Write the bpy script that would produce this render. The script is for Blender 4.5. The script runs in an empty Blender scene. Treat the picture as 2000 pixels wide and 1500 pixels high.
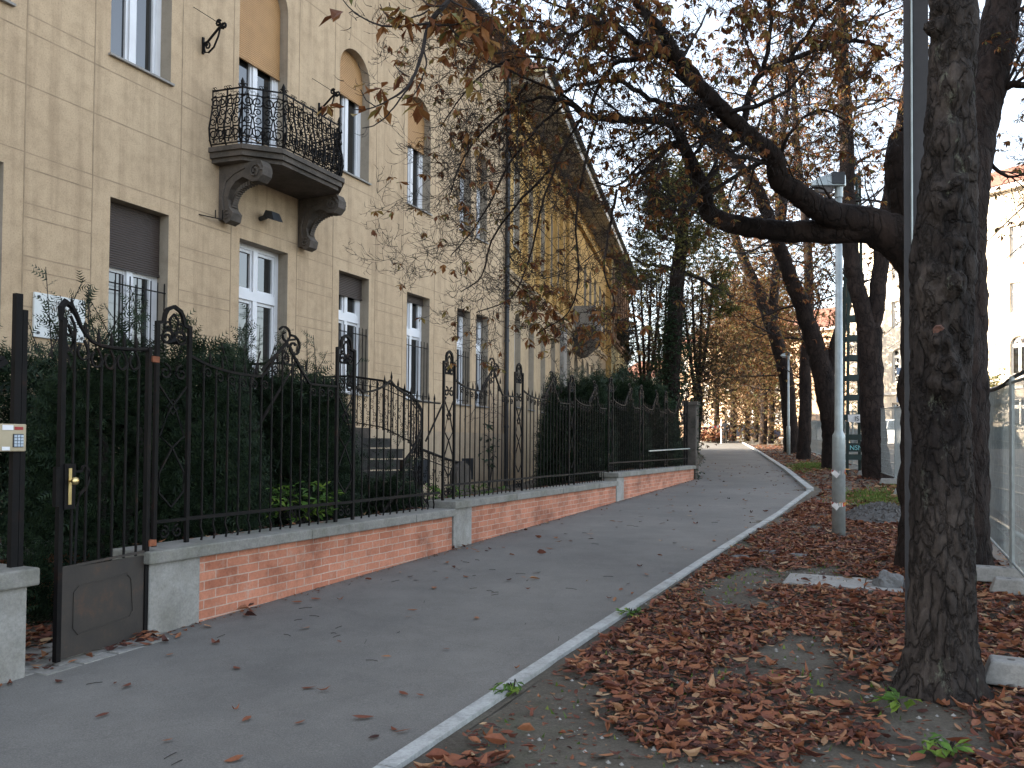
import bpy, math, random
import numpy as np
from mathutils import Vector, noise as mnoise
random.seed(7); rng = np.random.default_rng(11)
R = math.radians
C = bpy.context.scene.collection
S = bpy.context.scene
# ---------------------------------------------------------------- camera
F = 1600.0; PITCH = R(1.3); ROLL = R(0.45); YAW = math.atan(740/1600); SH = 80.0
EYE = np.array([0.0, 0.0, 1.6])
fw = np.array([-math.sin(YAW)*math.cos(PITCH), math.cos(YAW)*math.cos(PITCH), math.sin(PITCH)])
r0 = np.array([math.cos(YAW), math.sin(YAW), 0.0]); u0 = np.cross(r0, fw)
rt = r0*math.cos(ROLL)+u0*math.sin(ROLL); up = u0*math.cos(ROLL)-r0*math.sin(ROLL)
cam = bpy.data.cameras.new('camera'); co = bpy.data.objects.new('camera', cam); C.objects.link(co)
from mathutils import Matrix
M = Matrix(((rt[0], up[0], -fw[0], 0), (rt[1], up[1], -fw[1], 0), (rt[2], up[2], -fw[2], 1.6), (0, 0, 0, 1)))
co.matrix_world = M
cam.sensor_width = 36; cam.lens = 36*F/2000; cam.shift_y = SH/2000; cam.clip_end = 3000; cam.clip_start = 0.05
S.camera = co
# ---------------------------------------------------------------- sky, sun, exposure
w = bpy.data.worlds.new('World'); S.world = w; w.use_nodes = True
nt = w.node_tree; bg = nt.nodes['Background']
sky = nt.nodes.new('ShaderNodeTexSky'); sky.sky_type = 'NISHITA'; sky.sun_disc = False
SUN_EL, SUN_AZ = R(17), R(-103)          # azimuth from +Y, clockwise positive: low sun behind the left houses
sky.sun_elevation = SUN_EL; sky.sun_rotation = SUN_AZ
sky.air_density = 1.0; sky.dust_density = 2.5; sky.ozone_density = 1.2
hz = nt.nodes.new('ShaderNodeHueSaturation'); hz.inputs['Saturation'].default_value = .55     # thin high haze whitens the sky
nt.links.new(sky.outputs[0], hz.inputs['Color']); nt.links.new(hz.outputs[0], bg.inputs[0]); bg.inputs[1].default_value = 0.15
sl = bpy.data.lights.new('sun', 'SUN'); sl.energy = 4.6; sl.angle = R(0.5); sl.color = (1, 0.86, 0.68)
so = bpy.data.objects.new('sun', sl); C.objects.link(so)
tosun = Vector((math.sin(SUN_AZ)*math.cos(SUN_EL), math.cos(SUN_AZ)*math.cos(SUN_EL), math.sin(SUN_EL)))
so.rotation_euler = tosun.to_track_quat('Z', 'Y').to_euler()
S.view_settings.view_transform = 'Standard'; S.view_settings.look = 'None'
S.view_settings.exposure = 2.5; S.view_settings.gamma = 1.0
S.render.engine = 'CYCLES'
S.cycles.max_bounces = 5; S.cycles.diffuse_bounces = 3; S.cycles.glossy_bounces = 2

# ---------------------------------------------------------------- helpers
def gz(y):                                # the street climbs gently away from the camera
    return 0.0262*min(max(y, -60), 105)
def W(px, py, d):                         # measured point: image position of the survey photo and its distance
    return EYE + (fw + rt*(px-1000)/F + up*(750+SH-py)/F)*d
def G(px, py, k=.0262):
    v = fw + rt*(px-1000)/F + up*(750+SH-py)/F
    t = -1.6/(v[2]-k*v[1]); return EYE+t*v

class MB:
    def __init__(s): s.v = []; s.f = []; s.m = []
    def add(s, vs, fs, m=0):
        o = len(s.v); s.v.extend([tuple(map(float, p)) for p in vs])
        for f in fs: s.f.append(tuple(i+o for i in f)); s.m.append(m)
    def box(s, x0, x1, y0, y1, z0, z1, m=0):
        s.add([(x, y, z) for x in (x0, x1) for y in (y0, y1) for z in (z0, z1)],
              [(0, 1, 3, 2), (4, 6, 7, 5), (0, 4, 5, 1), (2, 3, 7, 6), (0, 2, 6, 4), (1, 5, 7, 3)], m)
    def obox(s, o, e, n, a0, a1, b0, b1, z0, z1, m=0):     # box in a facade frame: a along e, b along normal n
        vs = [(o[0]+e[0]*a+n[0]*b, o[1]+e[1]*a+n[1]*b, z) for a in (a0, a1) for b in (b0, b1) for z in (z0, z1)]
        s.add(vs, [(0, 1, 3, 2), (4, 6, 7, 5), (0, 4, 5, 1), (2, 3, 7, 6), (0, 2, 6, 4), (1, 5, 7, 3)], m)
    def quad(s, a, b, c, d, m=0): s.add([a, b, c, d], [(0, 1, 2, 3)], m)
    def tube(s, P, rad, n=6, m=0, cap=True):
        P = np.asarray(P, float); k = len(P)
        rad = np.full(k, rad) if np.isscalar(rad) else np.asarray(rad, float)
        T = np.empty_like(P); T[1:-1] = P[2:]-P[:-2]; T[0] = P[1]-P[0]; T[-1] = P[-1]-P[-2]
        T /= (np.linalg.norm(T, axis=1)[:, None]+1e-9)
        a = np.array([0, 0, 1.0]) if abs(T[0][2]) < .9 else np.array([1.0, 0, 0])
        U = a-T*(T@a)[:, None]
        bad = np.linalg.norm(U, axis=1) < .15
        if bad.any():
            a2 = np.array([.6, .8, 0]); U[bad] = a2-T[bad]*(T[bad]@a2)[:, None]
        U /= np.linalg.norm(U, axis=1)[:, None]; V = np.cross(T, U)
        th = np.arange(n)*2*math.pi/n+math.pi/n
        X = P[:, None, :]+rad[:, None, None]*(U[:, None, :]*np.cos(th)[None, :, None]+V[:, None, :]*np.sin(th)[None, :, None])
        o = len(s.v); s.v.extend(map(tuple, X.reshape(-1, 3).tolist()))
        for i in range(k-1):
            for j in range(n):
                s.f.append((o+i*n+j, o+i*n+(j+1) % n, o+(i+1)*n+(j+1) % n, o+(i+1)*n+j))
        c = (k-1)*n
        if cap:
            s.f.append(tuple(o+j for j in range(n))[::-1]); s.f.append(tuple(o+k*n-n+j for j in range(n))); c += 2
        s.m.extend([m]*c)
    def lathe(s, o, prof, n=16, m=0):       # prof: (r, z)
        b = len(s.v)
        for r_, z in prof:
            for j in range(n):
                t = 2*math.pi*j/n; s.v.append((o[0]+r_*math.cos(t), o[1]+r_*math.sin(t), o[2]+z))
        for i in range(len(prof)-1):
            for j in range(n):
                s.f.append((b+i*n+j, b+i*n+(j+1) % n, b+(i+1)*n+(j+1) % n, b+(i+1)*n+j)); s.m.append(m)
        s.f.append(tuple(b+j for j in range(n))[::-1]); s.f.append(tuple(b+(len(prof)-1)*n+j for j in range(n))); s.m += [m, m]
    def build(s, name, mats, parent=None, smooth=False, fixn=False):
        me = bpy.data.meshes.new(name); me.from_pydata(s.v, [], s.f)
        mats = mats if isinstance(mats, (list, tuple)) else [mats]
        for x in mats: me.materials.append(x)
        if len(mats) > 1: me.polygons.foreach_set('material_index', s.m)
        if smooth: me.polygons.foreach_set('use_smooth', [True]*len(me.polygons))
        me.update()
        if fixn:
            import bmesh
            b = bmesh.new(); b.from_mesh(me); bmesh.ops.recalc_face_normals(b, faces=b.faces); b.to_mesh(me); b.free()
        ob = bpy.data.objects.new(name, me); C.objects.link(ob)
        if parent is not None:
            ob.parent = parent; ob.matrix_parent_inverse = Matrix.Translation(-Vector(parent.location))
        return ob
def tag(o, label, cat, group=None, kind=None):
    if label: o['label'] = label
    if cat: o['category'] = cat
    if group: o['group'] = group
    if kind: o['kind'] = kind
    return o
def thing(name, loc, label, cat, group=None):
    o = bpy.data.objects.new(name, None); o.location = loc; C.objects.link(o); o.empty_display_size = .2
    return tag(o, label, cat, group)
def bevel(o, wd=.006, seg=2):
    m = o.modifiers.new('bevel', 'BEVEL'); m.width = wd; m.segments = seg; m.limit_method = 'ANGLE'; return o

# ---------------------------------------------------------------- materials
class NT:
    def __init__(s, name):
        s.mat = bpy.data.materials.new(name); s.mat.use_nodes = True; s.t = s.mat.node_tree
        s.b = s.t.nodes['Principled BSDF']
    def n(s, typ, **kw):
        x = s.t.nodes.new(typ)
        for k, v in kw.items():
            if hasattr(x, k): setattr(x, k, v)
            else: x.inputs[k.replace('_', ' ')].default_value = v
        return x
    def l(s, a, b): s.t.links.new(a, b)
    def coord(s, scale=(1, 1, 1)):
        tc = s.n('ShaderNodeTexCoord'); mp = s.n('ShaderNodeMapping'); mp.inputs['Scale'].default_value = scale
        s.l(tc.outputs['Object'], mp.inputs[0]); return mp.outputs[0]
    def noise(s, vec, scale, detail=6, rough=.6):
        x = s.n('ShaderNodeTexNoise'); x.inputs['Scale'].default_value = scale; x.inputs['Detail'].default_value = detail
        x.inputs['Roughness'].default_value = rough; s.l(vec, x.inputs['Vector']); return x.outputs['Fac']
    def ramp(s, fac, stops):
        x = s.n('ShaderNodeValToRGB'); e = x.color_ramp.elements
        while len(e) < len(stops): e.new(.5)
        for i, (p, c) in enumerate(stops):
            e[i].position = p; e[i].color = (*c, 1) if len(c) == 3 else c
        s.l(fac, x.inputs[0]); return x.outputs[0]
    def mix(s, fac, a, b, mode='MIX'):
        x = s.n('ShaderNodeMix'); x.data_type = 'RGBA'; x.blend_type = mode
        for inp, v in ((x.inputs[0], fac), (x.inputs[6], a), (x.inputs[7], b)):
            if hasattr(v, 'links') or hasattr(v, 'is_linked'): s.l(v, inp)
            elif isinstance(v, (int, float)): inp.default_value = v
            else: inp.default_value = (*v, 1)
        return x.outputs[2]
    def bump(s, h, strength=.3, dist=.01):
        x = s.n('ShaderNodeBump'); x.inputs['Strength'].default_value = strength; x.inputs['Distance'].default_value = dist
        s.l(h, x.inputs['Height']); s.l(x.outputs[0], s.b.inputs['Normal']); return x
    def col(s, c):
        if hasattr(c, 'is_linked'): s.l(c, s.b.inputs['Base Color'])
        else: s.b.inputs['Base Color'].default_value = (*c, 1)
def simple(name, c, rough=.6, metal=0, var=.25, scale=6, bump=0, spec=.5):
    m = NT(name); v = m.coord()
    f = m.noise(v, scale); d = tuple(x*(1-var) for x in c); b = tuple(min(1, x*(1+var)) for x in c)
    m.col(m.ramp(f, [(.3, d), (.7, b)])); m.b.inputs['Roughness'].default_value = rough
    m.b.inputs['Metallic'].default_value = metal; m.b.inputs['Specular IOR Level'].default_value = spec
    if bump: m.bump(m.noise(v, scale*8), bump, .01)
    return m.mat
def plaster(name, c, c2, grain=1.0):
    m = NT(name); v = m.coord()
    big = m.noise(v, .7, 5, .65); fine = m.noise(v, 55, 3, .7); mid = m.noise(v, 5, 6, .7)
    a = m.ramp(big, [(.35, c2), (.65, c)])
    st = m.ramp(mid, [(.25, (.78, .77, .75)), (.55, (1, 1, 1))])
    a = m.mix(1, a, st, 'MULTIPLY')
    fl = m.ramp(fine, [(.30, (.72, .71, .70)), (.5, (1, 1, 1)), (.75, (1.08, 1.08, 1.08))])
    a = m.mix(.8*grain, a, fl, 'MULTIPLY')
    # rain streaks: noise stretched along the vertical
    sv = m.coord((5, 5, .25)); sn = m.noise(sv, 1.3, 4, .6)
    a = m.mix(.85, a, m.ramp(sn, [(.28, (.74, .72, .70)), (.5, (1, 1, 1)), (.75, (1.06, 1.06, 1.06))]), 'MULTIPLY')
    m.col(a); m.b.inputs['Roughness'].default_value = .95
    m.bump(m.noise(v, 90, 4, .8), .55, .006); return m.mat
def facing_brick(name):
    m = NT(name); tc = m.n('ShaderNodeTexCoord'); sp = m.n('ShaderNodeSeparateXYZ'); cb = m.n('ShaderNodeCombineXYZ')
    m.l(tc.outputs['Object'], sp.inputs[0]); m.l(sp.outputs[1], cb.inputs[0]); m.l(sp.outputs[2], cb.inputs[1])
    wob = m.n('ShaderNodeTexNoise'); wob.inputs['Scale'].default_value = 6; m.l(cb.outputs[0], wob.inputs['Vector'])
    add = m.n('ShaderNodeMix'); add.data_type = 'VECTOR'; add.inputs[0].default_value = .012
    m.l(cb.outputs[0], add.inputs[4]); m.l(wob.outputs['Color'], add.inputs[5])
    bt = m.n('ShaderNodeTexBrick'); bt.inputs['Scale'].default_value = 1; bt.inputs['Brick Width'].default_value = .25
    bt.inputs['Row Height'].default_value = .076; bt.inputs['Mortar Size'].default_value = .0055; bt.inputs['Mortar Smooth'].default_value = .3
    bt.inputs['Color1'].default_value = (.52, .21, .125, 1); bt.inputs['Color2'].default_value = (.38, .135, .075, 1)
    bt.inputs['Mortar'].default_value = (.46, .33, .26, 1); m.l(add.outputs[1], bt.inputs['Vector'])
    v = m.coord(); big = m.noise(v, 1.6, 5, .7); fine = m.noise(v, 40, 4, .7)
    a = m.mix(.85, bt.outputs[0], m.ramp(big, [(.32, (.50, .46, .45)), (.5, (.95, .95, .95)), (.75, (1.25, 1.3, 1.35))]), 'MULTIPLY')
    a = m.mix(.7, a, m.ramp(fine, [(.3, (.7, .7, .7)), (.6, (1.05, 1.05, 1.05))]), 'MULTIPLY')
    g = m.n('ShaderNodeMapRange'); g.inputs[1].default_value = .05; g.inputs[2].default_value = .55
    m.l(sp.outputs[2], g.inputs[0])
    salt = m.noise(v, 7, 7, .75); a = m.mix(m.ramp(salt, [(.54, (0, 0, 0)), (.68, (.55, .55, .55))]), a, (.43, .30, .23))
    m.col(a); m.b.inputs['Roughness'].default_value = .9
    m.bump(bt.outputs['Fac'], -.7, .006); return m.mat
def concrete(name, c, moss=(.10, .11, .06), mossy=.5, scale=3):
    m = NT(name); v = m.coord(); f = m.noise(v, scale, 8, .7); g = m.noise(v, 45, 4, .7); h = m.noise(v, 1.7, 6, .7)
    a = m.ramp(f, [(.25, tuple(x*.6 for x in c)), (.5, c), (.8, tuple(min(1, x*1.3) for x in c))])
    a = m.mix(m.ramp(h, [(.45, (0, 0, 0)), (.75, (mossy,)*3)]), a, moss)
    a = m.mix(.6, a, m.ramp(g, [(.3, (.65, .65, .65)), (.6, (1.1, 1.1, 1.1))]), 'MULTIPLY')
    m.col(a); m.b.inputs['Roughness'].default_value = .93; m.bump(m.noise(v, 30, 6, .8), .6, .008); return m.mat
def asphalt(name, c):
    m = NT(name); v = m.coord(); f = m.noise(v, .5, 6, .65); g = m.noise(v, 120, 3, .7); h = m.noise(v, 3, 7, .75)
    a = m.ramp(f, [(.32, (c[0]*.74, c[1]*.73, c[2]*.72)), (.68, (c[0]*1.20, c[1]*1.17, c[2]*1.12))])
    a = m.mix(.8, a, m.ramp(g, [(.3, (.55, .55, .55)), (.55, (1, 1, 1)), (.8, (1.5, 1.5, 1.5))]), 'MULTIPLY')
    a = m.mix(.7, a, m.ramp(h, [(.3, (.8, .79, .78)), (.6, (1.03, 1.03, 1.03))]), 'MULTIPLY')
    vo = m.n('ShaderNodeTexVoronoi'); vo.inputs['Scale'].default_value = .45; vo.feature = 'DISTANCE_TO_EDGE'
    nz = m.n('ShaderNodeTexNoise'); nz.inputs['Scale'].default_value = 1.5; nz.inputs['Detail'].default_value = 6; m.l(v, nz.inputs['Vector'])
    mm = m.n('ShaderNodeMix'); mm.data_type = 'VECTOR'; mm.inputs[0].default_value = .35; m.l(v, mm.inputs[4]); m.l(nz.outputs['Color'], mm.inputs[5])
    m.l(mm.outputs[1], vo.inputs['Vector'])
    a = m.mix(.13, a, m.ramp(vo.outputs[0], [(.0, (.35, .35, .35)), (.006, (1, 1, 1))]), 'MULTIPLY')
    m.col(a); m.b.inputs['Roughness'].default_value = .85; m.bump(m.noise(v, 160, 3, .8), .5, .004); return m.mat
def foliage(name, stops, rough=.7, trans=.25):
    m = NT(name); gi = m.n('ShaderNodeNewGeometry'); v = m.coord()
    c = m.ramp(gi.outputs['Random Per Island'], stops)
    c = m.mix(.5, c, m.ramp(m.noise(v, 40, 3), [(.3, (.6, .6, .6)), (.7, (1.2, 1.2, 1.2))]), 'MULTIPLY')
    m.col(c); m.b.inputs['Roughness'].default_value = rough; m.b.inputs['Specular IOR Level'].default_value = .25
    if trans:
        tr = m.n('ShaderNodeBsdfTranslucent'); mx = m.n('ShaderNodeMixShader'); mx.inputs[0].default_value = trans
        m.l(c, tr.inputs[0]); m.l(m.b.outputs[0], mx.inputs[1]); m.l(tr.outputs[0], mx.inputs[2])
        m.l(mx.outputs[0], m.t.nodes['Material Output'].inputs[0])
    return m.mat
def barkmat(name, c, c2, scale=9, bump=.8, moss=.0):
    m = NT(name); v = m.coord((1, 1, .45)); vo = m.n('ShaderNodeTexVoronoi'); vo.feature = 'DISTANCE_TO_EDGE'
    vo.inputs['Scale'].default_value = scale
    nz = m.n('ShaderNodeTexNoise'); nz.inputs['Scale'].default_value = scale*.6; nz.inputs['Detail'].default_value = 5; m.l(v, nz.inputs['Vector'])
    mm = m.n('ShaderNodeMix'); mm.data_type = 'VECTOR'; mm.inputs[0].default_value = .28; m.l(v, mm.inputs[4]); m.l(nz.outputs['Color'], mm.inputs[5])
    m.l(mm.outputs[1], vo.inputs['Vector'])
    n1 = m.noise(v, 3, 8, .7); n2 = m.noise(v, 30, 5, .75)
    a = m.ramp(n1, [(.36, c), (.60, c2)])
    a = m.mix(.8, a, m.ramp(vo.outputs[0], [(0, (.30, .28, .27)), (.05, (.8, .8, .8)), (.3, (1.12, 1.12, 1.12))]), 'MULTIPLY')
    a = m.mix(.8, a, m.ramp(n2, [(.3, (.5, .5, .5)), (.65, (1.25, 1.25, 1.25))]), 'MULTIPLY')
    if moss: a = m.mix(m.ramp(m.noise(v, 5, 6, .8), [(.6, (0, 0, 0)), (.7, (moss,)*3)]), a, (.16, .17, .13))
    m.col(a); m.b.inputs['Roughness'].default_value = .95; m.b.inputs['Specular IOR Level'].default_value = .2
    ad = m.n('ShaderNodeMath', operation='ADD')
    rr = m.ramp(vo.outputs[0], [(0, (0, 0, 0)), (.12, (1, 1, 1))]); m.l(rr, ad.inputs[0]); m.l(n2, ad.inputs[1])
    m.bump(ad.outputs[0], bump, .02); return m.mat
def glassmat(name, tint=(.012, .014, .016)):
    m = NT(name); m.col(tint); m.b.inputs['Roughness'].default_value = .03; m.b.inputs['IOR'].default_value = 1.9
    v = m.coord(); m.bump(m.noise(v, 1.3, 1), .05, .02); return m.mat
def slat(name, c, pitch=.045, axis=2):
    m = NT(name); v = m.coord(); wv = m.n('ShaderNodeTexWave'); wv.bands_direction = 'Z'; wv.inputs['Scale'].default_value = 1/pitch/ (2*math.pi) * math.pi
    m.l(v, wv.inputs['Vector'])
    a = m.mix(.9, c, m.ramp(wv.outputs[0], [(0, (.6, .6, .6)), (.25, (1, 1, 1))]), 'MULTIPLY')
    a = m.mix(.7, a, m.ramp(m.noise(v, 4), [(.3, (.8, .8, .8)), (.7, (1.05, 1.05, 1.05))]), 'MULTIPLY')
    m.col(a); m.b.inputs['Roughness'].default_value = .6; m.bump(wv.outputs[0], .6, .01); return m.mat

m_plaster = plaster('beige_plaster', (.535, .395, .255), (.475, .345, .22))
m_groove = simple('plaster_groove', (.33, .24, .155), .95)
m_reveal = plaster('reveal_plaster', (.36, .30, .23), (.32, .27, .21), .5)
m_ochre = plaster('ochre_plaster', (.58, .37, .13), (.50, .31, .11))
m_ochre2 = plaster('pale_ochre_plaster', (.47, .40, .22), (.42, .36, .2))
m_lowbeige = plaster('lower_beige_plaster', (.50, .37, .23), (.44, .33, .21))
m_plinth = plaster('plinth_plaster', (.48, .37, .25), (.42, .32, .22))
m_grey = concrete('grey_render', (.30, .28, .26), mossy=.1)
m_stone = concrete('weathered_stone', (.10, .082, .068), (.022, .021, .017), .9, 6)
m_cop = concrete('coping_concrete', (.215, .205, .185), (.085, .09, .05), .7, 6)
m_pier = concrete('pier_concrete', (.29, .28, .26), (.13, .115, .085), .6, 4)
m_kerb = concrete('kerb_concrete', (.37, .375, .36), (.16, .14, .11), .55, 7)
m_brick = facing_brick('facing_brick')
m_asph = asphalt('pavement_asphalt', (.150, .145, .136))
m_road = asphalt('road_asphalt', (.115, .10, .095))
m_track = asphalt('track_bed', (.105, .088, .074))
m_iron = NT('wrought_iron'); _v = m_iron.coord()
m_iron.col(m_iron.ramp(m_iron.noise(_v, 5, 7, .75), [(.35, (.0035, .0035, .004)), (.58, (.007, .006, .006)), (.72, (.030, .012, .007))]))
m_iron.b.inputs['Specular IOR Level'].default_value = .15; m_iron.b.inputs['Roughness'].default_value = .6; m_iron.bump(m_iron.noise(_v, 60), .3, .003); m_iron = m_iron.mat
m_gate = NT('rusty_sheet'); _v = m_gate.coord()
m_gate.col(m_gate.ramp(m_gate.noise(_v, 2.2, 9, .75), [(.3, (.018, .016, .015)), (.52, (.034, .027, .022)), (.66, (.09, .04, .02)), (.8, (.04, .034, .03))]))
m_gate.b.inputs['Roughness'].default_value = .6; m_gate.bump(m_gate.noise(_v, 50), .3, .004); m_gate = m_gate.mat
m_rust = simple('rust', (.22, .07, .03), .8, 0, .4, 20)
m_brass = simple('brass', (.75, .58, .28), .3, 1, .1)
m_white = simple('white_window_paint', (.72, .72, .74), .45, 0, .06, 3)
m_oldwhite = simple('old_white_paint', (.62, .58, .52), .6, 0, .12, 5)
m_glass = glassmat('window_glass')
m_shut = slat('brown_roller_shutter', (.055, .038, .03), .05)
m_shuto = slat('ochre_roller_shutter', (.46, .255, .105), .05)
m_curtain = simple('curtain', (.32, .33, .34), .9)
m_marble = simple('plaque_marble', (.62, .63, .62), .4, 0, .08, 3)
m_letter = simple('plaque_lettering', (.16, .13, .11), .6, 0, .2)
m_galv = simple('galvanised_steel', (.36, .40, .40), .42, .35, .18, 9, .1)
m_dark = simple('dark_metal', (.03, .032, .036), .5, .2, .3, 8)
m_pole = simple('tram_pole_paint', (.018, .017, .020), .6, 0, .4, 4, .2)
m_tealpaint = simple('green_mast_paint', (.010, .025, .021), .6, .1, .35, 3, .2)
m_cream = simple('cream_intercom_enamel', (.40, .33, .22), .5, 0, .1)
m_soil = NT('strip_soil'); _v = m_soil.coord()
_a = m_soil.ramp(m_soil.noise(_v, 1.6, 8, .7), [(.3, (.06, .047, .034)), (.5, (.105, .088, .066)), (.7, (.16, .14, .11))])
_a = m_soil.mix(.8, _a, m_soil.ramp(m_soil.noise(_v, 60, 5, .8), [(.3, (.5, .48, .45)), (.6, (1.15, 1.15, 1.15)), (.75, (1.9, 1.85, 1.8))]), 'MULTIPLY')
_a = m_soil.mix(m_soil.ramp(m_soil.noise(_v, .9, 6, .8), [(.55, (0, 0, 0)), (.7, (.5, .5, .5))]), _a, (.06, .075, .03))
m_soil.col(_a); m_soil.b.inputs['Roughness'].default_value = 1; m_soil.bump(m_soil.noise(_v, 25, 8, .8), 1, .03); m_soil = m_soil.mat
m_ground = simple('ground_earth', (.09, .08, .06), 1, 0, .4, .8, .4)
m_litter = foliage('dry_leaf', [(0, (.04, .016, .013)), (.25, (.105, .037, .025)), (.5, (.19, .064, .035)), (.78, (.26, .105, .05)), (.92, (.32, .165, .085)), (1, (.38, .26, .15))], .65, .1)
m_leafb = foliage('autumn_leaf', [(0, (.10, .034, .014)), (.35, (.21, .078, .027)), (.65, (.27, .13, .042)), (.85, (.25, .18, .055)), (1, (.13, .13, .04))], .6, .3)
m_leafbrown = foliage('brown_leaf_mass', [(0, (.05, .03, .015)), (.4, (.10, .055, .025)), (.7, (.14, .085, .038)), (.9, (.12, .11, .045)), (1, (.07, .08, .03))], .7, .3)
m_leafyel = foliage('yellow_green_leaf', [(0, (.06, .075, .03)), (.4, (.13, .14, .055)), (.75, (.28, .25, .07)), (1, (.16, .10, .05))], .7, .35)
m_yew = foliage('yew_needles', [(0, (.010, .020, .012)), (.5, (.018, .034, .017)), (1, (.035, .055, .022))], .6, .1)
m_ivy = foliage('ivy_leaf', [(0, (.010, .022, .012)), (.6, (.02, .045, .02)), (1, (.04, .07, .03))], .5, .1)
m_green = foliage('green_leaf', [(0, (.05, .10, .02)), (.6, (.10, .20, .035)), (1, (.22, .30, .05))], .6, .3)
m_grass = foliage('grass_blade', [(0, (.05, .08, .02)), (.5, (.10, .17, .03)), (1, (.20, .24, .06))], .7, .3)
m_bark1 = barkmat('grey_chestnut_bark', (.014, .011, .010), (.058, .047, .041), 12, 1.0, .75)
m_bark2 = barkmat('dark_chestnut_bark', (.014, .010, .009), (.034, .023, .019), 8, .9)
m_twig = simple('twig_bark', (.018, .013, .012), .9, 0, .35, 12)
m_cut = simple('cut_wood', (.105, .048, .034), .9, 0, .6, 30, .6)
m_soffit = simple('eave_soffit', (.24, .14, .085), .8, 0, .3, 3)
m_tile = simple('roof_tile', (.20, .085, .055), .85, 0, .35, 5, .4)

# ================================================================ THE SETTING
def sheet(name, pts, mat, dz, kind='structure', sub=None):
    m = MB(); m.add([(p[0], p[1], gz(p[1])+dz) for p in pts], [tuple(range(len(pts)))]); o = m.build(name, mat); tag(o, None, None, None, kind); return o
def strip(name, L, Rr, mat, dz, h=None):
    """sheet between two polylines given at the same stations"""
    m = MB(); n = len(L)
    for i in range(n-1):
        a, b, c, d = L[i], Rr[i], Rr[i+1], L[i+1]
        m.quad((a[0], a[1], gz(a[1])+dz), (b[0], b[1], gz(b[1])+dz), (c[0], c[1], gz(c[1])+dz), (d[0], d[1], gz(d[1])+dz))
    o = m.build(name, mat); o['kind'] = 'structure'; return o
m = MB(); ys = [-60, 0, 105, 160, 600, 2500]; xs = [-2500, -300, -40, 0, 40, 300, 2500]
for j in range(len(ys)-1):
    for i in range(len(xs)-1):
        m.quad(*[(x, y, gz(y)-.06) for x, y in ((xs[i], ys[j]), (xs[i+1], ys[j]), (xs[i+1], ys[j+1]), (xs[i], ys[j+1]))])
tag(m.build('ground', m_ground), None, None, None, 'structure')
BEND = R(11.5)
kerbl = [(-2.45, -6), (-2.22, 0), (-2.17, 3.24), (-2.12, 6), (-2.04, 9.43), (-1.85, 15), (-1.80, 20.5)]
kerbf = [(-1.80, 20.5), (-3.2, 28.5), (-5.2, 39), (-7.9, 53), (-11.3, 70)]
# pavement
L = [(-5.6, -6), (-5.6, 0), (-5.6, 3.24), (-5.3, 6), (-5.3, 9.43), (-5.3, 15), (-5.3, 20.69)]
strip('pavement', L+[(-5.3, 23.6), (-8.0, 39), (-11.6, 53), (-15.4, 71), ], kerbl+[(-2.25, 23.6), (-5.2, 39), (-7.9, 53), (-11.4, 71)], m_asph, 0)
def kerbrun(name, pts, wd, h, side=1):
    m = MB(); p = [np.array(q, float) for q in pts]; offs = []
    for i in range(len(p)):
        a = p[max(0, i-1)]; b = p[min(len(p)-1, i+1)]; t = (b-a)/np.linalg.norm(b-a); offs.append(np.array([t[1], -t[0]])*wd*side)
    for i in range(len(p)-1):
        L_ = np.linalg.norm(p[i+1]-p[i]); k = max(1, int(L_/1.0))
        for j in range(k):
            a = p[i]+(p[i+1]-p[i])*(j/k); b = p[i]+(p[i+1]-p[i])*((j+1)/k-.012/L_)
            oa = offs[i]+(offs[i+1]-offs[i])*(j/k); ob = offs[i]+(offs[i+1]-offs[i])*((j+1)/k)
            vs = []; jz = random.uniform(-.004, .004); jx = random.uniform(-.005, .005)
            for q, o_ in ((a, oa), (b, ob)):
                z = gz(q[1])+jz; q = (q[0]+jx, q[1]); vs += [(q[0], q[1], z-.05), (q[0], q[1], z+h), (q[0]+o_[0], q[1]+o_[1], z+h), (q[0]+o_[0], q[1]+o_[1], z-.05)]
            m.add(vs, [(0, 1, 5, 4), (1, 2, 6, 5), (2, 3, 7, 6), (0, 3, 2, 1), (4, 5, 6, 7)])
    o = m.build(name, m_kerb); o['kind'] = 'structure'; return o
kerbrun('kerb', kerbl, .095, .02)
kerbrun('kerb', kerbf, .16, .07)
kerbrun('kerb', [(-11.4, 71.0), (-15.6, 71.0)][::-1], .2, .10)
# soil strip with real unevenness
m = MB(); nx, ny = 46, 260
xs = np.linspace(-2.5, 4.2, nx); ys = np.concatenate([np.linspace(1.5, 14, 160), np.linspace(14.3, 72, 100)])
def bendx(y): return -(max(0, y-21))*.2
def soilz(x, y):
    return gz(y)-.012+.03*mnoise.noise((x*.9, y*.9, 0))+.012*mnoise.noise((x*4, y*4, 3))
for y in ys:
    for i, x in enumerate(xs):
        xx = x+bendx(y)
        if i == 0: xx = np.interp(y, [1.5, 9.43, 20.69, 21, 72], [-2.05, -1.93, -1.5, -1.55, -11.6])
        z = soilz(xx, y)
        if i < 3: z = gz(y)-.005
        m.v.append((xx, y, z))
for j in range(len(ys)-1):
    for i in range(nx-1):
        a = j*nx+i; m.f.append((a, a+1, a+nx+1, a+nx)); m.m.append(0)
tag(m.build('soil_strip', m_soil, smooth=True), None, None, None, 'structure')
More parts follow.
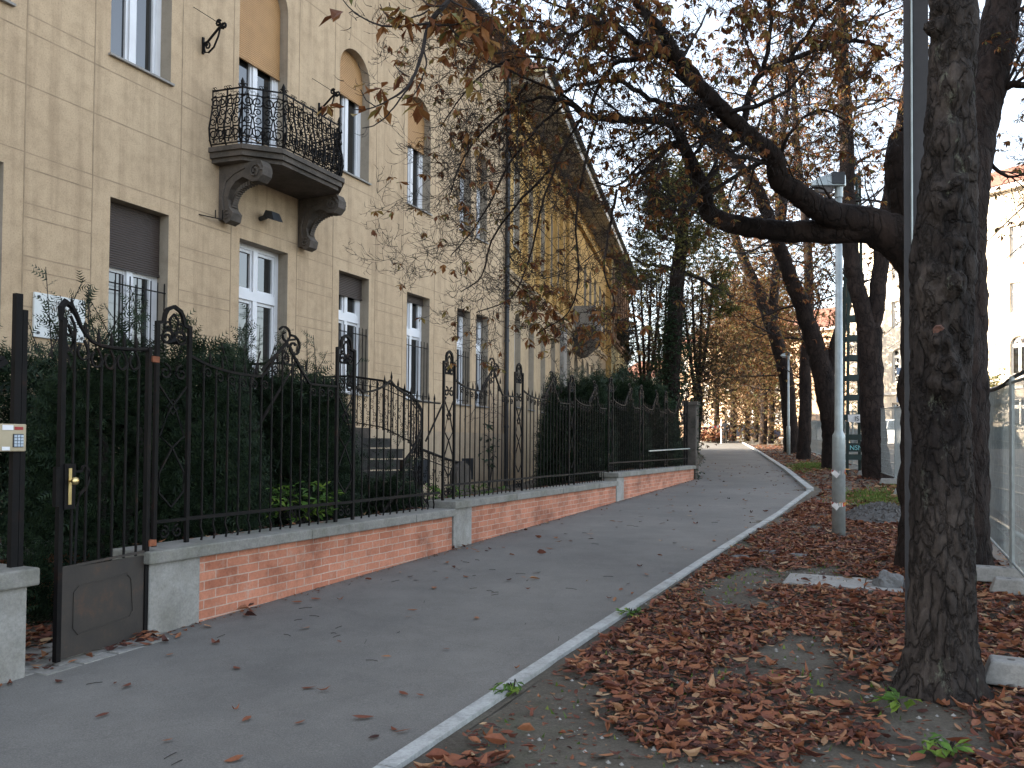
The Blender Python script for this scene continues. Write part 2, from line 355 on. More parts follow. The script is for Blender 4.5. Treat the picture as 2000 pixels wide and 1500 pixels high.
# tram tracks
A = [(3.2, 8), (3.0, 14.3), (2.62, 20.84), (1.6, 26.5), (0.09, 34.84), (-2.7, 49), (-5.59, 63.7), (-14, 105)]
def off(P, d):
    P = [np.array(q, float) for q in P]; o = []
    for i in range(len(P)):
        a = P[max(0, i-1)]; b = P[min(len(P)-1, i+1)]; t = (b-a)/np.linalg.norm(b-a); o.append(P[i]+np.array([t[1], -t[0]])*d)
    return o
strip('tram_track_bed', off(A, -2.0), off(A, 5.3), m_track, .014)
m_steel = simple('rail_steel', (.42, .40, .38), .3, .9, .1)
for d in (-1.435, 0, 2.0, 3.435):
    P = off(A, d); m = MB()
    m.tube([(q[0], q[1], gz(q[1])+.03) for q in P], .035, 4); tag(m.build('tram_rail', m_steel), None, None, None, 'structure')
strip('road', off(A, 5.3), off(A, 17), m_road, .02)
strip('far_pavement', off(A, 17.15), off(A, 24), m_asph, .10)
kerb2 = off(A, 17); kerbrun('kerb', [tuple(q) for q in kerb2], .15, .11)
m = MB()
for d in (5.4, 11.2):
    P = off(A, d); Q = off(A, d+.12)
    for i in range(len(P)-1):
        for j in range(6 if d > 6 else 1):
            n_ = 6 if d > 6 else 1; t0 = j/n_; t1 = (j+.5)/n_ if d > 6 else 1
            q = [P[i]+(P[i+1]-P[i])*t0, Q[i]+(Q[i+1]-Q[i])*t0, Q[i]+(Q[i+1]-Q[i])*t1, P[i]+(P[i+1]-P[i])*t1]
            m.add([(v[0], v[1], gz(v[1])+.026) for v in q], [(0, 1, 2, 3)])
tag(m.build('road_marking', m_kerb), None, None, None, 'structure')
sheet('garden_soil', [(-9.0, -6), (-5.6, -6), (-5.6, 23.4), (-9, 23.4)], m_soil, .02)
# gateway paving setts
m = MB()
for j in range(14):
    for i in range(4):
        y0 = 3.44+i*.27+(j % 2)*.1; x0 = -6.5+j*.115
        if y0 < 4.45: m.box(x0, x0+.105, y0, min(y0+.255, 4.52), gz(y0)-.02, gz(y0)+.008+.005*random.random())
tag(m.build('gateway_paving', m_pier), None, None, None, 'structure')

# ================================================================ FACADES
def facade(o, e, n, s0, s1, z0, z1, ops, mats, depth=.25, grooves=()):
    """wall mesh in frame (o,e,n); ops = (a0,a1,z0,z1,arch). material 0 wall, 1 groove, 2 reveal"""
    m = MB(); P = lambda a, b, z: (o[0]+e[0]*a+n[0]*b, o[1]+e[1]*a+n[1]*b, z)
    A_ = sorted({s0, s1, *[q[0] for q in ops], *[q[1] for q in ops]}); Z = sorted({z0, z1, *[q[2] for q in ops], *[q[3] for q in ops]})
    for i in range(len(A_)-1):
        for j in range(len(Z)-1):
            ca, cz = (A_[i]+A_[i+1])/2, (Z[j]+Z[j+1])/2
            if any(q[0] < ca < q[1] and q[2] < cz < q[3] for q in ops): continue
            m.quad(P(A_[i], 0, Z[j]), P(A_[i+1], 0, Z[j]), P(A_[i+1], 0, Z[j+1]), P(A_[i], 0, Z[j+1]))
    for a0, a1, b0, b1, arch in ops:
        if arch:
            r_ = (a1-a0)/2; sp = b1-r_; cx = (a0+a1)/2; N = 16
            arc = [(cx-r_*math.cos(math.pi*k/N), sp+r_*math.sin(math.pi*k/N)) for k in range(N+1)]
            for k in range(N):
                (x0, y0), (x1, y1) = arc[k], arc[k+1]
                m.quad(P(x0, 0, y0), P(x1, 0, y1), P(x1, 0, b1), P(x0, 0, b1))
            out = [(a0, b0)]+arc+[(a1, b0)]
        else: out = [(a0, b0), (a0, b1), (a1, b1), (a1, b0)]
        for k in range(len(out)):
            x0, y0 = out[k]; x1, y1 = out[(k+1) % len(out)]
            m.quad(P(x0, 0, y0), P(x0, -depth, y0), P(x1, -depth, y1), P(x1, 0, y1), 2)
    for a0, a1, b0, b1 in grooves:
        k = max(1, int((a1-a0+b1-b0)/.5)); 
        for i in range(k):
            if a1-a0 > b1-b0: c0, c1 = a0+(a1-a0)*i/k, a0+(a1-a0)*(i+1)/k; m.obox(o, e, n, c0, c1, -.01, .0015+.001*random.random(), b0+random.uniform(-.002, .002), b1+random.uniform(-.002, .002), 1)
            else: d0, d1 = b0+(b1-b0)*i/k, b0+(b1-b0)*(i+1)/k; m.obox(o, e, n, a0+random.uniform(-.002, .002), a1+random.uniform(-.002, .002), -.01, .0035+.001*random.random(), d0, d1, 1)
    return m
def window(par, o, e, n, a0, a1, z0, z1, arch=False, depth=.25, shut=None, shutmat=None, trans=None, panes=2, sill=True, grille=None, frame=m_white, name='window', label=None, box=True, curtain=True):
    ctr = Vector((o[0]+e[0]*(a0+a1)/2, o[1]+e[1]*(a0+a1)/2, z0))
    P = lambda a, b, z: (o[0]+e[0]*a+n[0]*b, o[1]+e[1]*a+n[1]*b, z)
    f = MB(); t = .055; D = -depth+.02
    def bar(x0, x1, y0, y1, b0=D-.05, b1=D+.03): f.obox(o, e, n, x0, x1, b0, b1, y0, y1)
    bar(a0, a0+t+.03, z0, z1); bar(a1-t-.03, a1, z0, z1); bar(a0+t+.031, a1-t-.031, z0, z0+t+.03); bar(a0+t+.031, a1-t-.031, z1-t-.02, z1)
    w_ = (a1-a0)
    for k in range(1, panes):
        x = a0+w_*k/panes; bar(x-.045, x+.045, z0+t+.031, z1-t-.021, D-.045, D+.045)
    if trans: bar(a0+t+.031, a1-t-.031, trans-.07, trans+.07, D-.04, D+.050)
    # sash edges
    zs = [(z0+t+.03, (trans or z1)-.07)]+([(trans+.07, z1-t-.02)] if trans else [])
    for k in range(panes):
        x0 = a0+w_*k/panes+.046+(.04 if k == 0 else 0); x1 = a0+w_*(k+1)/panes-.046-(.04 if k == panes-1 else 0)
        for (y0, y1) in zs:
            bar(x0, x0+.04, y0+.002, y1-.002, D-.03, D+.015); bar(x1-.04, x1, y0+.002, y1-.002, D-.03, D+.015)
            bar(x0+.041, x1-.041, y0+.002, y0+.05, D-.03, D+.012); bar(x0+.041, x1-.041, y1-.05, y1-.002, D-.03, D+.012)
    fo = f.build(name, frame, par)
    if label: fo['label'] = label
    g = MB(); g.quad(P(a0+.02, D-.02, z0+.02), P(a1-.02, D-.02, z0+.02), P(a1-.02, D-.02, z1-.01), P(a0+.02, D-.02, z1-.01)); 
    kids = [g.build('pane', m_glass)]
    if shut is not None:
        s_ = MB(); s_.obox(o, e, n, a0+.01, a1-.01, D+.055, D+.07, shut, z1-.005); s_.obox(o, e, n, a0+.01, a1-.01, D+.05, D+.085, shut-.03, shut-.001)
        kids.append(s_.build('roller_shutter', shutmat))
    if sill:
        s_ = MB(); s_.obox(o, e, n, a0-.03, a1+.03, D+.04, .05, z0-.03, z0-.002); kids.append(s_.build('sill', m_grey))
    if grille:
        s_ = MB(); b = -.04
        k = int(w_/.115)
        for i in range(k+1):
            x = a0+.02+(w_-.04)*i/k; s_.tube([P(x, b, z0+.04), P(x, b, grille)], .008, 4)
        for zz in (z0+.09, grille-.13): s_.tube([P(a0-.02, b, zz), P(a1+.06, b, zz)], .011, 4)
        kids.append(s_.build('window_grille', m_iron))
    for k_ in kids: k_.parent = fo
    return fo

# ---- beige house (front plane X = -9, street frontage along +Y)
BO, BE, BN = (-9.0, 0.0), (0.0, 1.0), (1.0, 0.0)
bh = thing('apartment_house', (-9, 10, gz(10)), 'beige rendered two-storey house with arched upper windows and a wrought-iron balcony', 'house')
gf = [(1.0, 1.95, 0), (2.9, 3.85, 0), (4.92, 5.86, 0), (7.24, 8.17, 0), (12.0, 12.93, 0), (14.28, 15.19, 0), (16.42, 17.07, 0), (17.37, 18.02, 0)]
ops = [(a, b, 2.5, 4.7, False) for a, b, _ in gf]+[(9.52, 10.62, 1.86, 4.7, False)]
up_ = [(1.0, 1.95), (2.9, 3.85), (4.95, 5.9), (7.2, 8.16), (11.95, 12.88), (14.24, 15.17)]
ops += [(a, b, 6.52, 8.87, True) for a, b in up_]+[(16.5, 17.05, 6.52, 8.65, True), (17.33, 17.9, 6.52, 8.65, True), (9.45, 10.55, 5.9, 9.15, True)]
gro = []; gw = .014
vj = [0.6, 2.4, 4.5, 6.1, 6.98, 8.36, 9.34, 10.84, 11.81, 13.13, 14.11, 15.38, 16.36, 18.06]
for y in vj: gro.append((y-gw/2, y+gw/2, 1.9, 11.0))
def hj(z, a, b): gro.append((a, b, z-gw/2, z+gw/2))
for z in (4.9, 5.68): hj(z, -3, 18.9)
for z in (6.3,): hj(z, -3, 18.9)
for z in (9.11, 10.38): hj(z, -3, 18.9)
for a, b in ((6.1, 6.98), (8.36, 9.34), (10.84, 11.81), (13.13, 14.11), (15.38, 16.36), (18.06, 18.9), (2.4, 2.8), (4.2, 4.5)):
    for z in (4.72, 4.32, 4.16, 3.71, 3.55, 3.13, 2.98, 2.5, 2.35): hj(z, a, b)
    hj(6.5, a, b)
hj(1.62, -3, 18.9)
wm = facade(BO, BE, BN, -4, 18.95, -.2, 11.35, ops, None, .25, gro)
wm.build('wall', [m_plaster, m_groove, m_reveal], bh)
m = MB(); m.box(-9.3, -8.94, -4, 9.0, -.2, 1.85); m.box(-9.3, -8.94, 11.2, 18.95, -.2, 1.85); m.build('plinth', m_plinth, bh)
# basement windows set in the plinth
for y in (14.5, 16.6):
    m = MB(); m.box(-8.95, -8.925, y, y+.55, .75, 1.25, 0); m.build('cellar_window', m_dark, bh)
m = MB(); m.box(-21, -9.26, -4, -3.9, 0, 11.3); m.box(-21.2, -21, -4, 18.95, 0, 11.3); m.box(-21, -9.26, 18.6, 18.9, 0, 11.3)
m.build('side_wall', m_plaster, bh)
m = MB(); x0, x1 = -22, -8.45
m.add([(x1, -5, 11.42), (x1, 19.1, 11.42), (-15, 16, 14.6), (-15, -5, 14.6), (x0, -5, 11.42), (x0, 19.1, 11.42)], [(0, 1, 2, 3), (5, 4, 3, 2), (1, 5, 2), (0, 3, 4)])
m.build('roof', m_tile, bh)
m = MB(); m.box(-9.0, -8.45, -5, 19.1, 11.3, 11.38); 
for i in range(40): m.box(-8.98, -8.52, -4.5+i*.6, -4.38+i*.6, 11.18, 11.30)
m.build('soffit', m_soffit, bh)
m = MB(); m.tube([(-8.4, -5, 11.4), (-8.4, 19.1, 11.4)], .075, 8); m.build('gutter', m_dark, bh)
GFW = dict(depth=.25)
for i, (a, b, _) in enumerate(gf):
    sh = {3: 3.88, 4: 4.33, 5: 4.58, 6: 4.62, 7: 4.62}.get(i); 
    window(bh, BO, BE, BN, a, b, 2.5, 4.7, shut=sh, shutmat=m_shut, trans=3.92 if i != 3 else 3.92, panes=2 if b-a > .8 else 1, grille=3.75,
           label='white ground-floor window with its brown roller shutter half down' if i == 3 else None)
for i, (a, b) in enumerate(up_):
    window(bh, BO, BE, BN, a, b, 6.52, 8.87, shut={4: 8.03, 5: 7.86}.get(i), shutmat=m_shuto, trans=8.1 if i < 4 else None, panes=2)
for a, b in ((16.5, 17.05), (17.33, 17.9)): window(bh, BO, BE, BN, a, b, 6.52, 8.65, shut=7.9, shutmat=m_shuto, panes=1)
window(bh, BO, BE, BN, 9.45, 10.55, 5.92, 9.15, shut=7.59, shutmat=m_shuto, sill=False, name='balcony_door')
window(bh, BO, BE, BN, 9.52, 10.62, 1.88, 4.7, trans=3.9, sill=False, name='french_door', label='tall white glazed french door above the garden steps')
m = MB(); m.tube([(-8.9, 18.9, .4), (-8.9, 18.9, 11.2)], .055, 8)
for z in (2, 4.2, 6.4, 8.6): m.tube([(-8.9, 18.9, z), (-8.9, 18.9, z+.06)], .068, 8)
m.build('drainpipe', m_dark, bh)

# scroll helper: spiral in a plane frame
def spiral(c, a, b, r0_, r1_, t0, t1, k=14):
    """c centre, a/b unit axes, radius from r0 to r1 over angles t0..t1 (turns)"""
    out = []
    for i in range(k+1):
        q = i/k; t = (t0+(t1-t0)*q)*2*math.pi; r_ = r0_*(r1_/r0_)**q
        out.append(np.array(c)+np.array(a)*r_*math.cos(t)+np.array(b)*r_*math.sin(t))
    return out
def sscroll(m, p, a, b, L, h, rad=.008, n=4, k=9):
    """S scroll with curled ends lying along axis a (length L), thrown by h along b"""
    p = np.array(p, float); a = np.array(a, float); b = np.array(b, float)
    c1 = p-a*L*.28+b*h*.18; c2 = p+a*L*.28-b*h*.18; R_ = h*.42
    s1 = spiral(c1, a, b, R_*.25, R_, 1.1, -.10, k); s2 = spiral(c2, -a, -b, R_, R_*.25, -.10, 1.1, k)
    m.tube(s1+s2, rad, n, cap=False)

# ---- balcony (part of the house)
bal = MB(); Hc = 10.07
plan_top = [(-9, 8.86), (-8.42, 8.92), (-8.02, 9.33), (-8.02, 10.81), (-8.42, 11.22), (-9, 11.28)]
def slabp(m, plan, z0, z1, mi=0):
    k = len(plan); m.add([(x, y, z0) for x, y in plan]+[(x, y, z1) for x, y in plan], [tuple(range(k))[::-1], tuple(range(k, 2*k))]+[(i, (i+1) % k, k+(i+1) % k, k+i) for i in range(k)], mi)
def shrink(plan, d): return [(x if i in (0, len(plan)-1) else x-d, y+(d if y < Hc else -d)) for i, (x, y) in enumerate(plan)]
slabp(bal, plan_top, 5.80, 5.87); slabp(bal, shrink(plan_top, .03), 5.72, 5.80); slabp(bal, shrink(plan_top, .07), 5.66, 5.72)
balo = bal.build('balcony', m_stone, bh); balo['label'] = 'weathered grey stone balcony slab'
for yc in (9.18, 10.96):
    b_ = MB(); prof = []
    # curved console: outer curve from wall foot up to the nose under the slab
    pts = [(-8.92, 4.86), (-8.86, 4.80), (-8.76, 4.84), (-8.73, 4.95), (-8.80, 5.03), (-8.83, 5.16), (-8.78, 5.30), (-8.68, 5.40), (-8.55, 5.45), (-8.47, 5.41), (-8.38, 5.36),
           (-8.26, 5.36), (-8.18, 5.44), (-8.17, 5.56), (-8.22, 5.655), (-9.0, 5.655), (-9.0, 4.86)]
    k = len(pts)
    for (y0, y1) in ((yc-.10, yc+.10),):
        b_.add([(x, y0, z) for x, z in pts]+[(x, y1, z) for x, z in pts], [tuple(range(k)), tuple(range(k, 2*k))[::-1]]+[(i, k+i, k+(i+1) % k, (i+1) % k) for i in range(k)])
    for y0 in (yc-.108, yc+.108):
        b_.tube(spiral((-8.31, y0, 5.50), (1, 0, 0), (0, 0, 1), .12, .03, 0, 1.6, 18), .018, 5)
        b_.tube(spiral((-8.84, y0, 4.92), (1, 0, 0), (0, 0, 1), .08, .02, .2, 1.5, 14), .016, 5)
        b_.tube([(-8.90, y0, 5.0), (-8.93, y0, 5.2), (-8.86, y0, 5.42), (-8.7, y0, 5.52), (-8.5, y0, 5.58)], .016, 5)
    for i in range(14):
        t = i/13; x = -8.8+t*.45-.1*math.sin(t*3.1); z = 5.08+.3*math.sin(t*1.5)
        b_.box(x-.015, x+.02, yc-.05, yc+.05, z-.03, z+.03)
    o_ = b_.build('bracket', m_stone); o_.parent = balo
r_ = MB(); path = shrink(plan_top, .07); zb, zt = 5.93, 6.72
segs = []
for i in range(len(path)-1):
    a = np.array(path[i]); b = np.array(path[i+1]); segs.append((a, b))
for z, rr in ((zb, .011), (zb+.08, .009), (zt-.10, .009), (zt, .014)):
    r_.tube([(x, y, z) for x, y in path], rr, 4)
for a, b in segs:
    Ls = np.linalg.norm(b-a); t = (b-a)/Ls; ax = np.array([t[0], t[1], 0]); zz = np.array([0, 0, 1.0])
    nrm = np.array([t[1], -t[0], 0]); k = max(1, round(Ls/.235))
    for j in range(k+1):
        q = a+(b-a)*j/k; base = np.array([q[0], q[1], 0])
        r_.tube([base+zz*z+nrm*bw for z, bw in ((5.87, 0), (5.98, .05), (6.15, .07), (6.35, .03), (6.5, 0), (6.74, 0))], .013, 4)
        for c in range(3): r_.tube(spiral(base+zz*(zt+.03)+ax*(.04 if c == 0 else -.04 if c == 1 else 0), ax, zz, .03, .01, 0, .9, 6), .006, 3)
    for j in range(k):
        q = a+(b-a)*(j+.5)/k; W_ = Ls/k
        for (zc, hh, nn, fl) in ((6.13, .37, .06, 1), (6.47, .31, .02, -1)):
            base = np.array([q[0], q[1], zc])+nrm*nn
            for sgn in (1, -1):
                c1 = base+ax*sgn*W_*.22-zz*fl*hh*.18; r_.tube(spiral(c1, ax*sgn, zz*fl, hh*.10, hh*.36, 1.35, -.25, 12)+[base+ax*sgn*W_*.02+zz*fl*hh*.45], .0115, 3, cap=False)
                c1 = base+ax*sgn*W_*.26+zz*fl*hh*.30; r_.tube(spiral(c1, -ax*sgn, -zz*fl, hh*.07, hh*.22, 1.2, -.2, 9), .010, 3, cap=False)
        for qq in range(2): r_.tube(spiral(np.array([q[0], q[1], zb+.04])+ax*(qq-.5)*W_*.5, ax, zz, .028, .028, 0, 1, 8), .006, 3, cap=False)
        sscroll(r_, np.array([q[0], q[1], zt-.05]), ax, zz, W_*.8, .09, .0055, 3, 6)
# leafy applied ornaments that thicken the corners
for i in (1, 2, 3, 4):
    x, y = path[i]
    for z in (6.0, 6.18, 6.36, 6.55): r_.tube([(x-.02, y-.03, z), (x+.05, y, z+.05), (x+.02, y+.04, z+.12)], [.006, .018, .004], 4)
    r_.tube([(x, y, 6.72), (x, y, 6.80), (x, y, 6.86)], [.02, .03, .004], 5)
o_ = r_.build('balcony_railing', m_iron); o_.parent = balo

# ---- garden staircase with wrought-iron handrails
m_stepstone = concrete('step_stone', (.055, .05, .046), (.015, .016, .012), .8, 6)
st = thing('garden_staircase', (-7.6, 10, .26), 'curved stone steps with wrought-iron railing up to the french door', 'staircase')
g = MB(); g.box(-8.95, -7.85, 9.2, 11.35, .2, 1.84); g.build('landing', m_stone, st)
cx, cy, ro, ri = -7.62, 9.95, 1.42, .35
N = 8
for i in range(N):
    g = MB(); z = 1.84-(i+1)*.17; a0 = R(95-i*95/N); a1 = R(95-(i+1)*95/N)
    pl_ = [(cx+ri*math.cos(a0), cy+ri*math.sin(a0)), (cx+ro*math.cos(a0), cy+ro*math.sin(a0)), (cx+ro*math.cos(a1), cy+ro*math.sin(a1)), (cx+ri*math.cos(a1), cy+ri*math.sin(a1))]
    slabp(g, pl_, z-.15, z-.03); pl2 = [(x+(x-cx)*.02, y+(y-cy)*.02) for x, y in pl_]; slabp(g, pl2, z-.03, z)
    g.build('step', m_stepstone, st)
for j in range(3):
    g = MB(); z = .56-(j)*.10; y1 = cy-.02-j*.28; g.box(cx+ri, cx+ro, y1-.28, y1, .2, z); g.build('step', m_stepstone, st)
g = MB(); rail = [(-8.92, 11.40, 2.72), (-8.3, 11.40, 2.72), (-7.62, 11.40, 2.62), (-7.0, 11.23, 2.40), (-6.55, 10.85, 2.12), (-6.28, 10.4, 1.8), (-6.18, 9.98, 1.48), (-6.17, 9.7, 1.30)]
def railing(g, rail, h, pitch=.13):
    rail = np.array(rail); L_ = np.concatenate([[0], np.cumsum(np.linalg.norm(np.diff(rail, axis=0), axis=1))])
    def at(s): return np.array([np.interp(s, L_, rail[:, k]) for k in range(3)])
    pts = [at(s) for s in np.linspace(0, L_[-1], 30)]
    g.tube(pts, .020, 5); g.tube([p-np.array([0, 0, .12]) for p in pts], .009, 4); g.tube([p-np.array([0, 0, h-.05]) for p in pts], .012, 4)
    s = 0
    while s < L_[-1]:
        p = at(s); g.tube([p, p-np.array([0, 0, h])], .009, 4); q = at(min(L_[-1], s+pitch)); ax = (q-p)/(np.linalg.norm(q-p)+1e-6); zz = np.array([0, 0, 1.0])
        mid = (p+q)/2
        for kk, hh in enumerate((.30, .52, .72)):
            if hh < h-.05: sscroll(g, mid-zz*hh, zz, ax*(1 if kk % 2 else -1), .22, pitch*.9, .006, 3, 6)
        g.tube(spiral(mid-zz*.06, ax, zz, .045, .015, 0, 1.2, 8), .005, 3, cap=False)
        s += pitch
railing(g, rail, .82)
g.tube([(-6.17, 9.7, .25), (-6.17, 9.7, 1.36)], .028, 6); g.build('handrail', m_iron, st)
g = MB(); railing(g, [(-8.92, 9.16, 2.72), (-7.88, 9.16, 2.72), (-7.82, 9.6, 2.7)], .82); g.build('handrail', m_iron, st)
g = MB(); railing(g, [(-6.10, 10.15, 1.50), (-5.95, 10.6, 1.36), (-5.9, 11.1, 1.27)], .75); g.build('handrail', m_iron, st)

# ---- fittings on the beige facade
def text(body, size, loc, rot, mat, parent, name='lettering', ext=.002, align='CENTER'):
    cu = bpy.data.curves.new(name, 'FONT'); cu.body = body; cu.size = size; cu.extrude = ext; cu.align_x = align
    t_ = bpy.data.objects.new(name, cu); C.objects.link(t_)
    dg = bpy.context.evaluated_depsgraph_get(); me = bpy.data.meshes.new_from_object(t_.evaluated_get(dg)); bpy.data.objects.remove(t_)
    me.materials.clear(); me.materials.append(mat)
    o = bpy.data.objects.new(name, me); C.objects.link(o); o.parent = parent
    o.location = Vector(loc)-Vector(parent.location); o.rotation_euler = rot; return o
plq = thing('memorial_plaque', (-9, 6.55, 2.8), 'white marble memorial plaque screwed to the beige wall at the far left', 'plaque')
m = MB(); m.box(-8.998, -8.965, 6.23, 6.89, 2.79, 3.31); bevel(m.build('slab', m_marble, plq))
for y, z in ((6.28, 3.26), (6.84, 3.26), (6.28, 2.84), (6.84, 2.84)):
    m = MB(); m.tube([(-8.964, y, z), (-8.95, y, z)], .017, 10); m.build('screw', m_dark, plq)
rx = (R(90), 0, R(90))
for body, sz, z in (('E HÁZB', .038, 3.205), ('ÁDÁM', .082, 3.115), ('1898 –', .040, 3.055), ('ZENE', .030, 2.975), ('LŐ MAGYA', .030, 2.94), ('ADÓ', .030, 2.905), ('DAPEST FŐV    TANÁ', .026, 2.85)):
    text(body, sz, (-8.962, 6.56, z), rx, m_letter, plq)
def wall_hook(y, z, label):
    h = thing('scroll_bracket', (-9, y, z), label, 'wall bracket', 'wrought-iron scroll brackets on the beige wall')
    m = MB(); a, b = (1, 0, 0), (0, 0, 1)
    m.tube([(-9, y, z+.02), (-8.9, y, z+.04), (-8.66, y, z+.22)], .018, 5)
    m.tube([(-8.66, y, z+.22), (-8.70, y, z+.08), (-8.78, y, z-.06), (-8.88, y, z-.12), (-8.95, y, z-.10)]+spiral((-8.90, y, z-.02), a, b, .075, .02, .60, -.8, 12), .014, 5)
    m.tube(spiral((-8.60, y, z+.22), a, b, .06, .02, .4, 1.7, 12), .018, 5); m.tube(spiral((-8.70, y, z+.27), a, b, .05, .02, .1, 1.3, 12), .016, 5)
    m.tube([(-8.99, y, z+.12), (-8.99, y, z-.12)], .022, 4); m.build('scroll', m_iron, h)
    m = MB(); m.tube([(-8.68, y, z+.26), (-9, y-.18, z+.48)], .005, 4); m.build('stay_rod', m_iron, h)
wall_hook(8.72, 7.30, 'black scroll bracket on the beige wall left of the balcony')
wall_hook(11.36, 7.36, 'black scroll bracket on the beige wall right of the balcony')
fl = thing('floodlight', (-9, 9.98, 5.1), 'small dark floodlight on the wall beneath the balcony', 'lamp')
m = MB(); m.tube([(-9, 9.95, 5.1), (-8.86, 9.95, 5.12)], .035, 8); m.build('mount', m_dark, fl)
m = MB(); m.add([(-8.9, 9.9, 5.12), (-8.9, 10.12, 5.12), (-8.68, 10.12, 5.05), (-8.68, 9.9, 5.05), (-8.86, 9.92, 5.22), (-8.86, 10.10, 5.22), (-8.74, 10.10, 5.19), (-8.74, 9.92, 5.19)],
           [(0, 1, 2, 3), (4, 7, 6, 5), (0, 4, 5, 1), (1, 5, 6, 2), (2, 6, 7, 3), (3, 7, 4, 0)]); m.build('housing', m_dark, fl)
m = MB(); m.add([(-8.885, 9.915, 5.112), (-8.885, 10.105, 5.112), (-8.7, 10.105, 5.052), (-8.7, 9.915, 5.052)], [(0, 3, 2, 1)]); m.build('lens', m_curtain, fl)
ah = thing('iron_peg', (-9, 8.95, 4.78), 'small two-pronged iron peg on the wall beside the left console', 'wall hook')
m = MB(); m.tube([(-9, 8.7, 4.85), (-8.86, 9.02, 4.84)], .009, 4); m.tube([(-8.9, 8.92, 4.84), (-8.9, 8.92, 4.96)], .008, 4); m.tube([(-8.86, 9.02, 4.84), (-8.86, 9.02, 4.98)], .008, 4); m.build('prongs', m_iron, ah)

# ---- ochre house beyond
YO = (-9.0, 19.0); YE = (-math.sin(BEND), math.cos(BEND)); YN = (math.cos(BEND), math.sin(BEND))
yh = thing('ochre_house', (-9.0, 19.0, gz(19)), 'ochre and cream villa with deep brown eaves beyond the beige house', 'house')
gy = [1.42, 3.23, 5.02, 6.8, 9.96, 11.8, 13.6, 15.1, 16.5, 18.2, 20.2]
ops = [(s-(.5 if i == 5 else .38), s+(.5 if i == 5 else .38), 2.6, 5.17, True) for i, s in enumerate(gy)]
upy = [1.2, 3.0, 4.8, 6.2, 7.4, 8.6, 14.2, 15.8, 17.4, 19.2, 20.8]
opsu = [(s-.36, s+.36, 6.9, 9.3, True) for s in upy]
gr = []
for z in (3.2, 3.75, 4.3, 4.85, 5.4): gr.append((0, 21.7, z-.007, z+.007))
facade(YO, YE, YN, .02, 21.7, -.2, 6.05, ops, None, .22, [q for q in gr if q[2] > 5.2]).build('lower_wall', [m_lowbeige, m_groove, m_reveal], yh)
facade(YO, YE, YN, .02, 21.7, 6.05, 11.3, opsu, None, .2, []).build('upper_wall', [m_ochre, m_groove, m_reveal], yh)
for a, b, z0, z1, _ in ops: window(yh, YO, YE, YN, a, b, z0, z1, panes=2 if b-a > .7 else 1, trans=4.3, frame=m_oldwhite, depth=.22)
for a, b, z0, z1, _ in opsu: window(yh, YO, YE, YN, a, b, z0, z1, panes=2, trans=8.5, frame=m_oldwhite, depth=.2)
m = MB(); m.obox(YO, YE, YN, 0.02, 21.7, .002, .10, 5.98, 6.12); m.obox(YO, YE, YN, 0.02, 21.7, .002, .06, 5.88, 5.98); m.build('string_course', m_lowbeige, yh)
m = MB()
for a in (8.1,): m.obox(YO, YE, YN, a, a+.7, .002, .14, 0, 5.87)
m.build('pilaster', m_grey, yh)
m = MB()
for s in (2.1, 3.9, 5.5, 6.8, 8.0, 9.4): m.obox(YO, YE, YN, s-.09, s+.09, .002, .12, 6.15, 10.3)
m.obox(YO, YE, YN, .1, 21.6, .002, .16, 10.35, 10.6); m.build('pilaster', m_ochre, yh)
wo = 21.72
opw = [(wo+1.0+i*1.75, wo+1.95+i*1.75, 2.6, 5.9, True) for i in range(5)]
facade((YO[0]+YN[0]*.28, YO[1]+YN[1]*.28), YE, YN, wo, 31.0, -.2, 11.3, opw+[(wo+.7+i*1.2, wo+1.45+i*1.2, 7.6, 10.4, False) for i in range(7)], None, .3, []).build('wing_wall', [m_ochre2, m_groove, m_ochre], yh)
WO2 = (YO[0]+YN[0]*.28, YO[1]+YN[1]*.28)
m = MB(); m.obox(YO, YE, YN, wo-.02, wo, .0, .28, -.2, 11.3); m.build('wing_return', m_ochre, yh)
for a, b, z0, z1, _ in opw: window(yh, WO2, YE, YN, a, b, z0, z1, panes=1, frame=m_oldwhite, sill=False, depth=.3)
for i in range(7): window(yh, WO2, YE, YN, wo+.7+i*1.2, wo+1.45+i*1.2, 7.6, 10.4, panes=2, frame=m_oldwhite, sill=False, depth=.3)
m = MB(); m.obox(WO2, YE, YN, wo, 31.1, .002, .22, 6.95, 7.12); m.obox(WO2, YE, YN, wo, 31.05, .002, .12, 6.8, 6.95)
for i in range(8): m.obox(WO2, YE, YN, wo+.3+i*1.2, wo+.5+i*1.2, .002, .1, 7.13, 10.8)
m.build('cornice', m_soffit, yh)
m = MB(); 
def YP(s, b, z): return (YO[0]+YE[0]*s+YN[0]*b, YO[1]+YE[1]*s+YN[1]*b, z)
m.add([YP(.3, 1.0, 11.4), YP(31.4, 1.0, 11.4), YP(27, -6, 14.4), YP(.3, -6, 14.4), YP(.3, -13, 11.4), YP(31.4, -13, 11.4)], [(0, 1, 2, 3), (5, 4, 3, 2), (1, 5, 2), (0, 3, 4)]); m.build('roof', m_tile, yh)
m = MB(); m.obox(YO, YE, YN, wo-1.2, 31.4, .01, 1.0, 11.3, 11.36)
for i in range(11): m.obox(YO, YE, YN, wo-1+i*.9, wo-.88+i*.9, .02, .95, 11.17, 11.299)
m.build('soffit', m_soffit, yh)
m = MB(); m.obox(YO, YE, YN, .3, wo-1.21, .01, 1.0, 11.3, 11.36); sf = m.build('soffit', m_ochre2, yh)
m = MB()
for i in range(38): m.obox(YO, YE, YN, .5+i*.53, .62+i*.53, .02, .93, 11.12, 11.299)
m.obox(YO, YE, YN, .3, wo-1.21, .94, 1.0, 11.1, 11.298); m.build('rafters', m_oldwhite, yh)
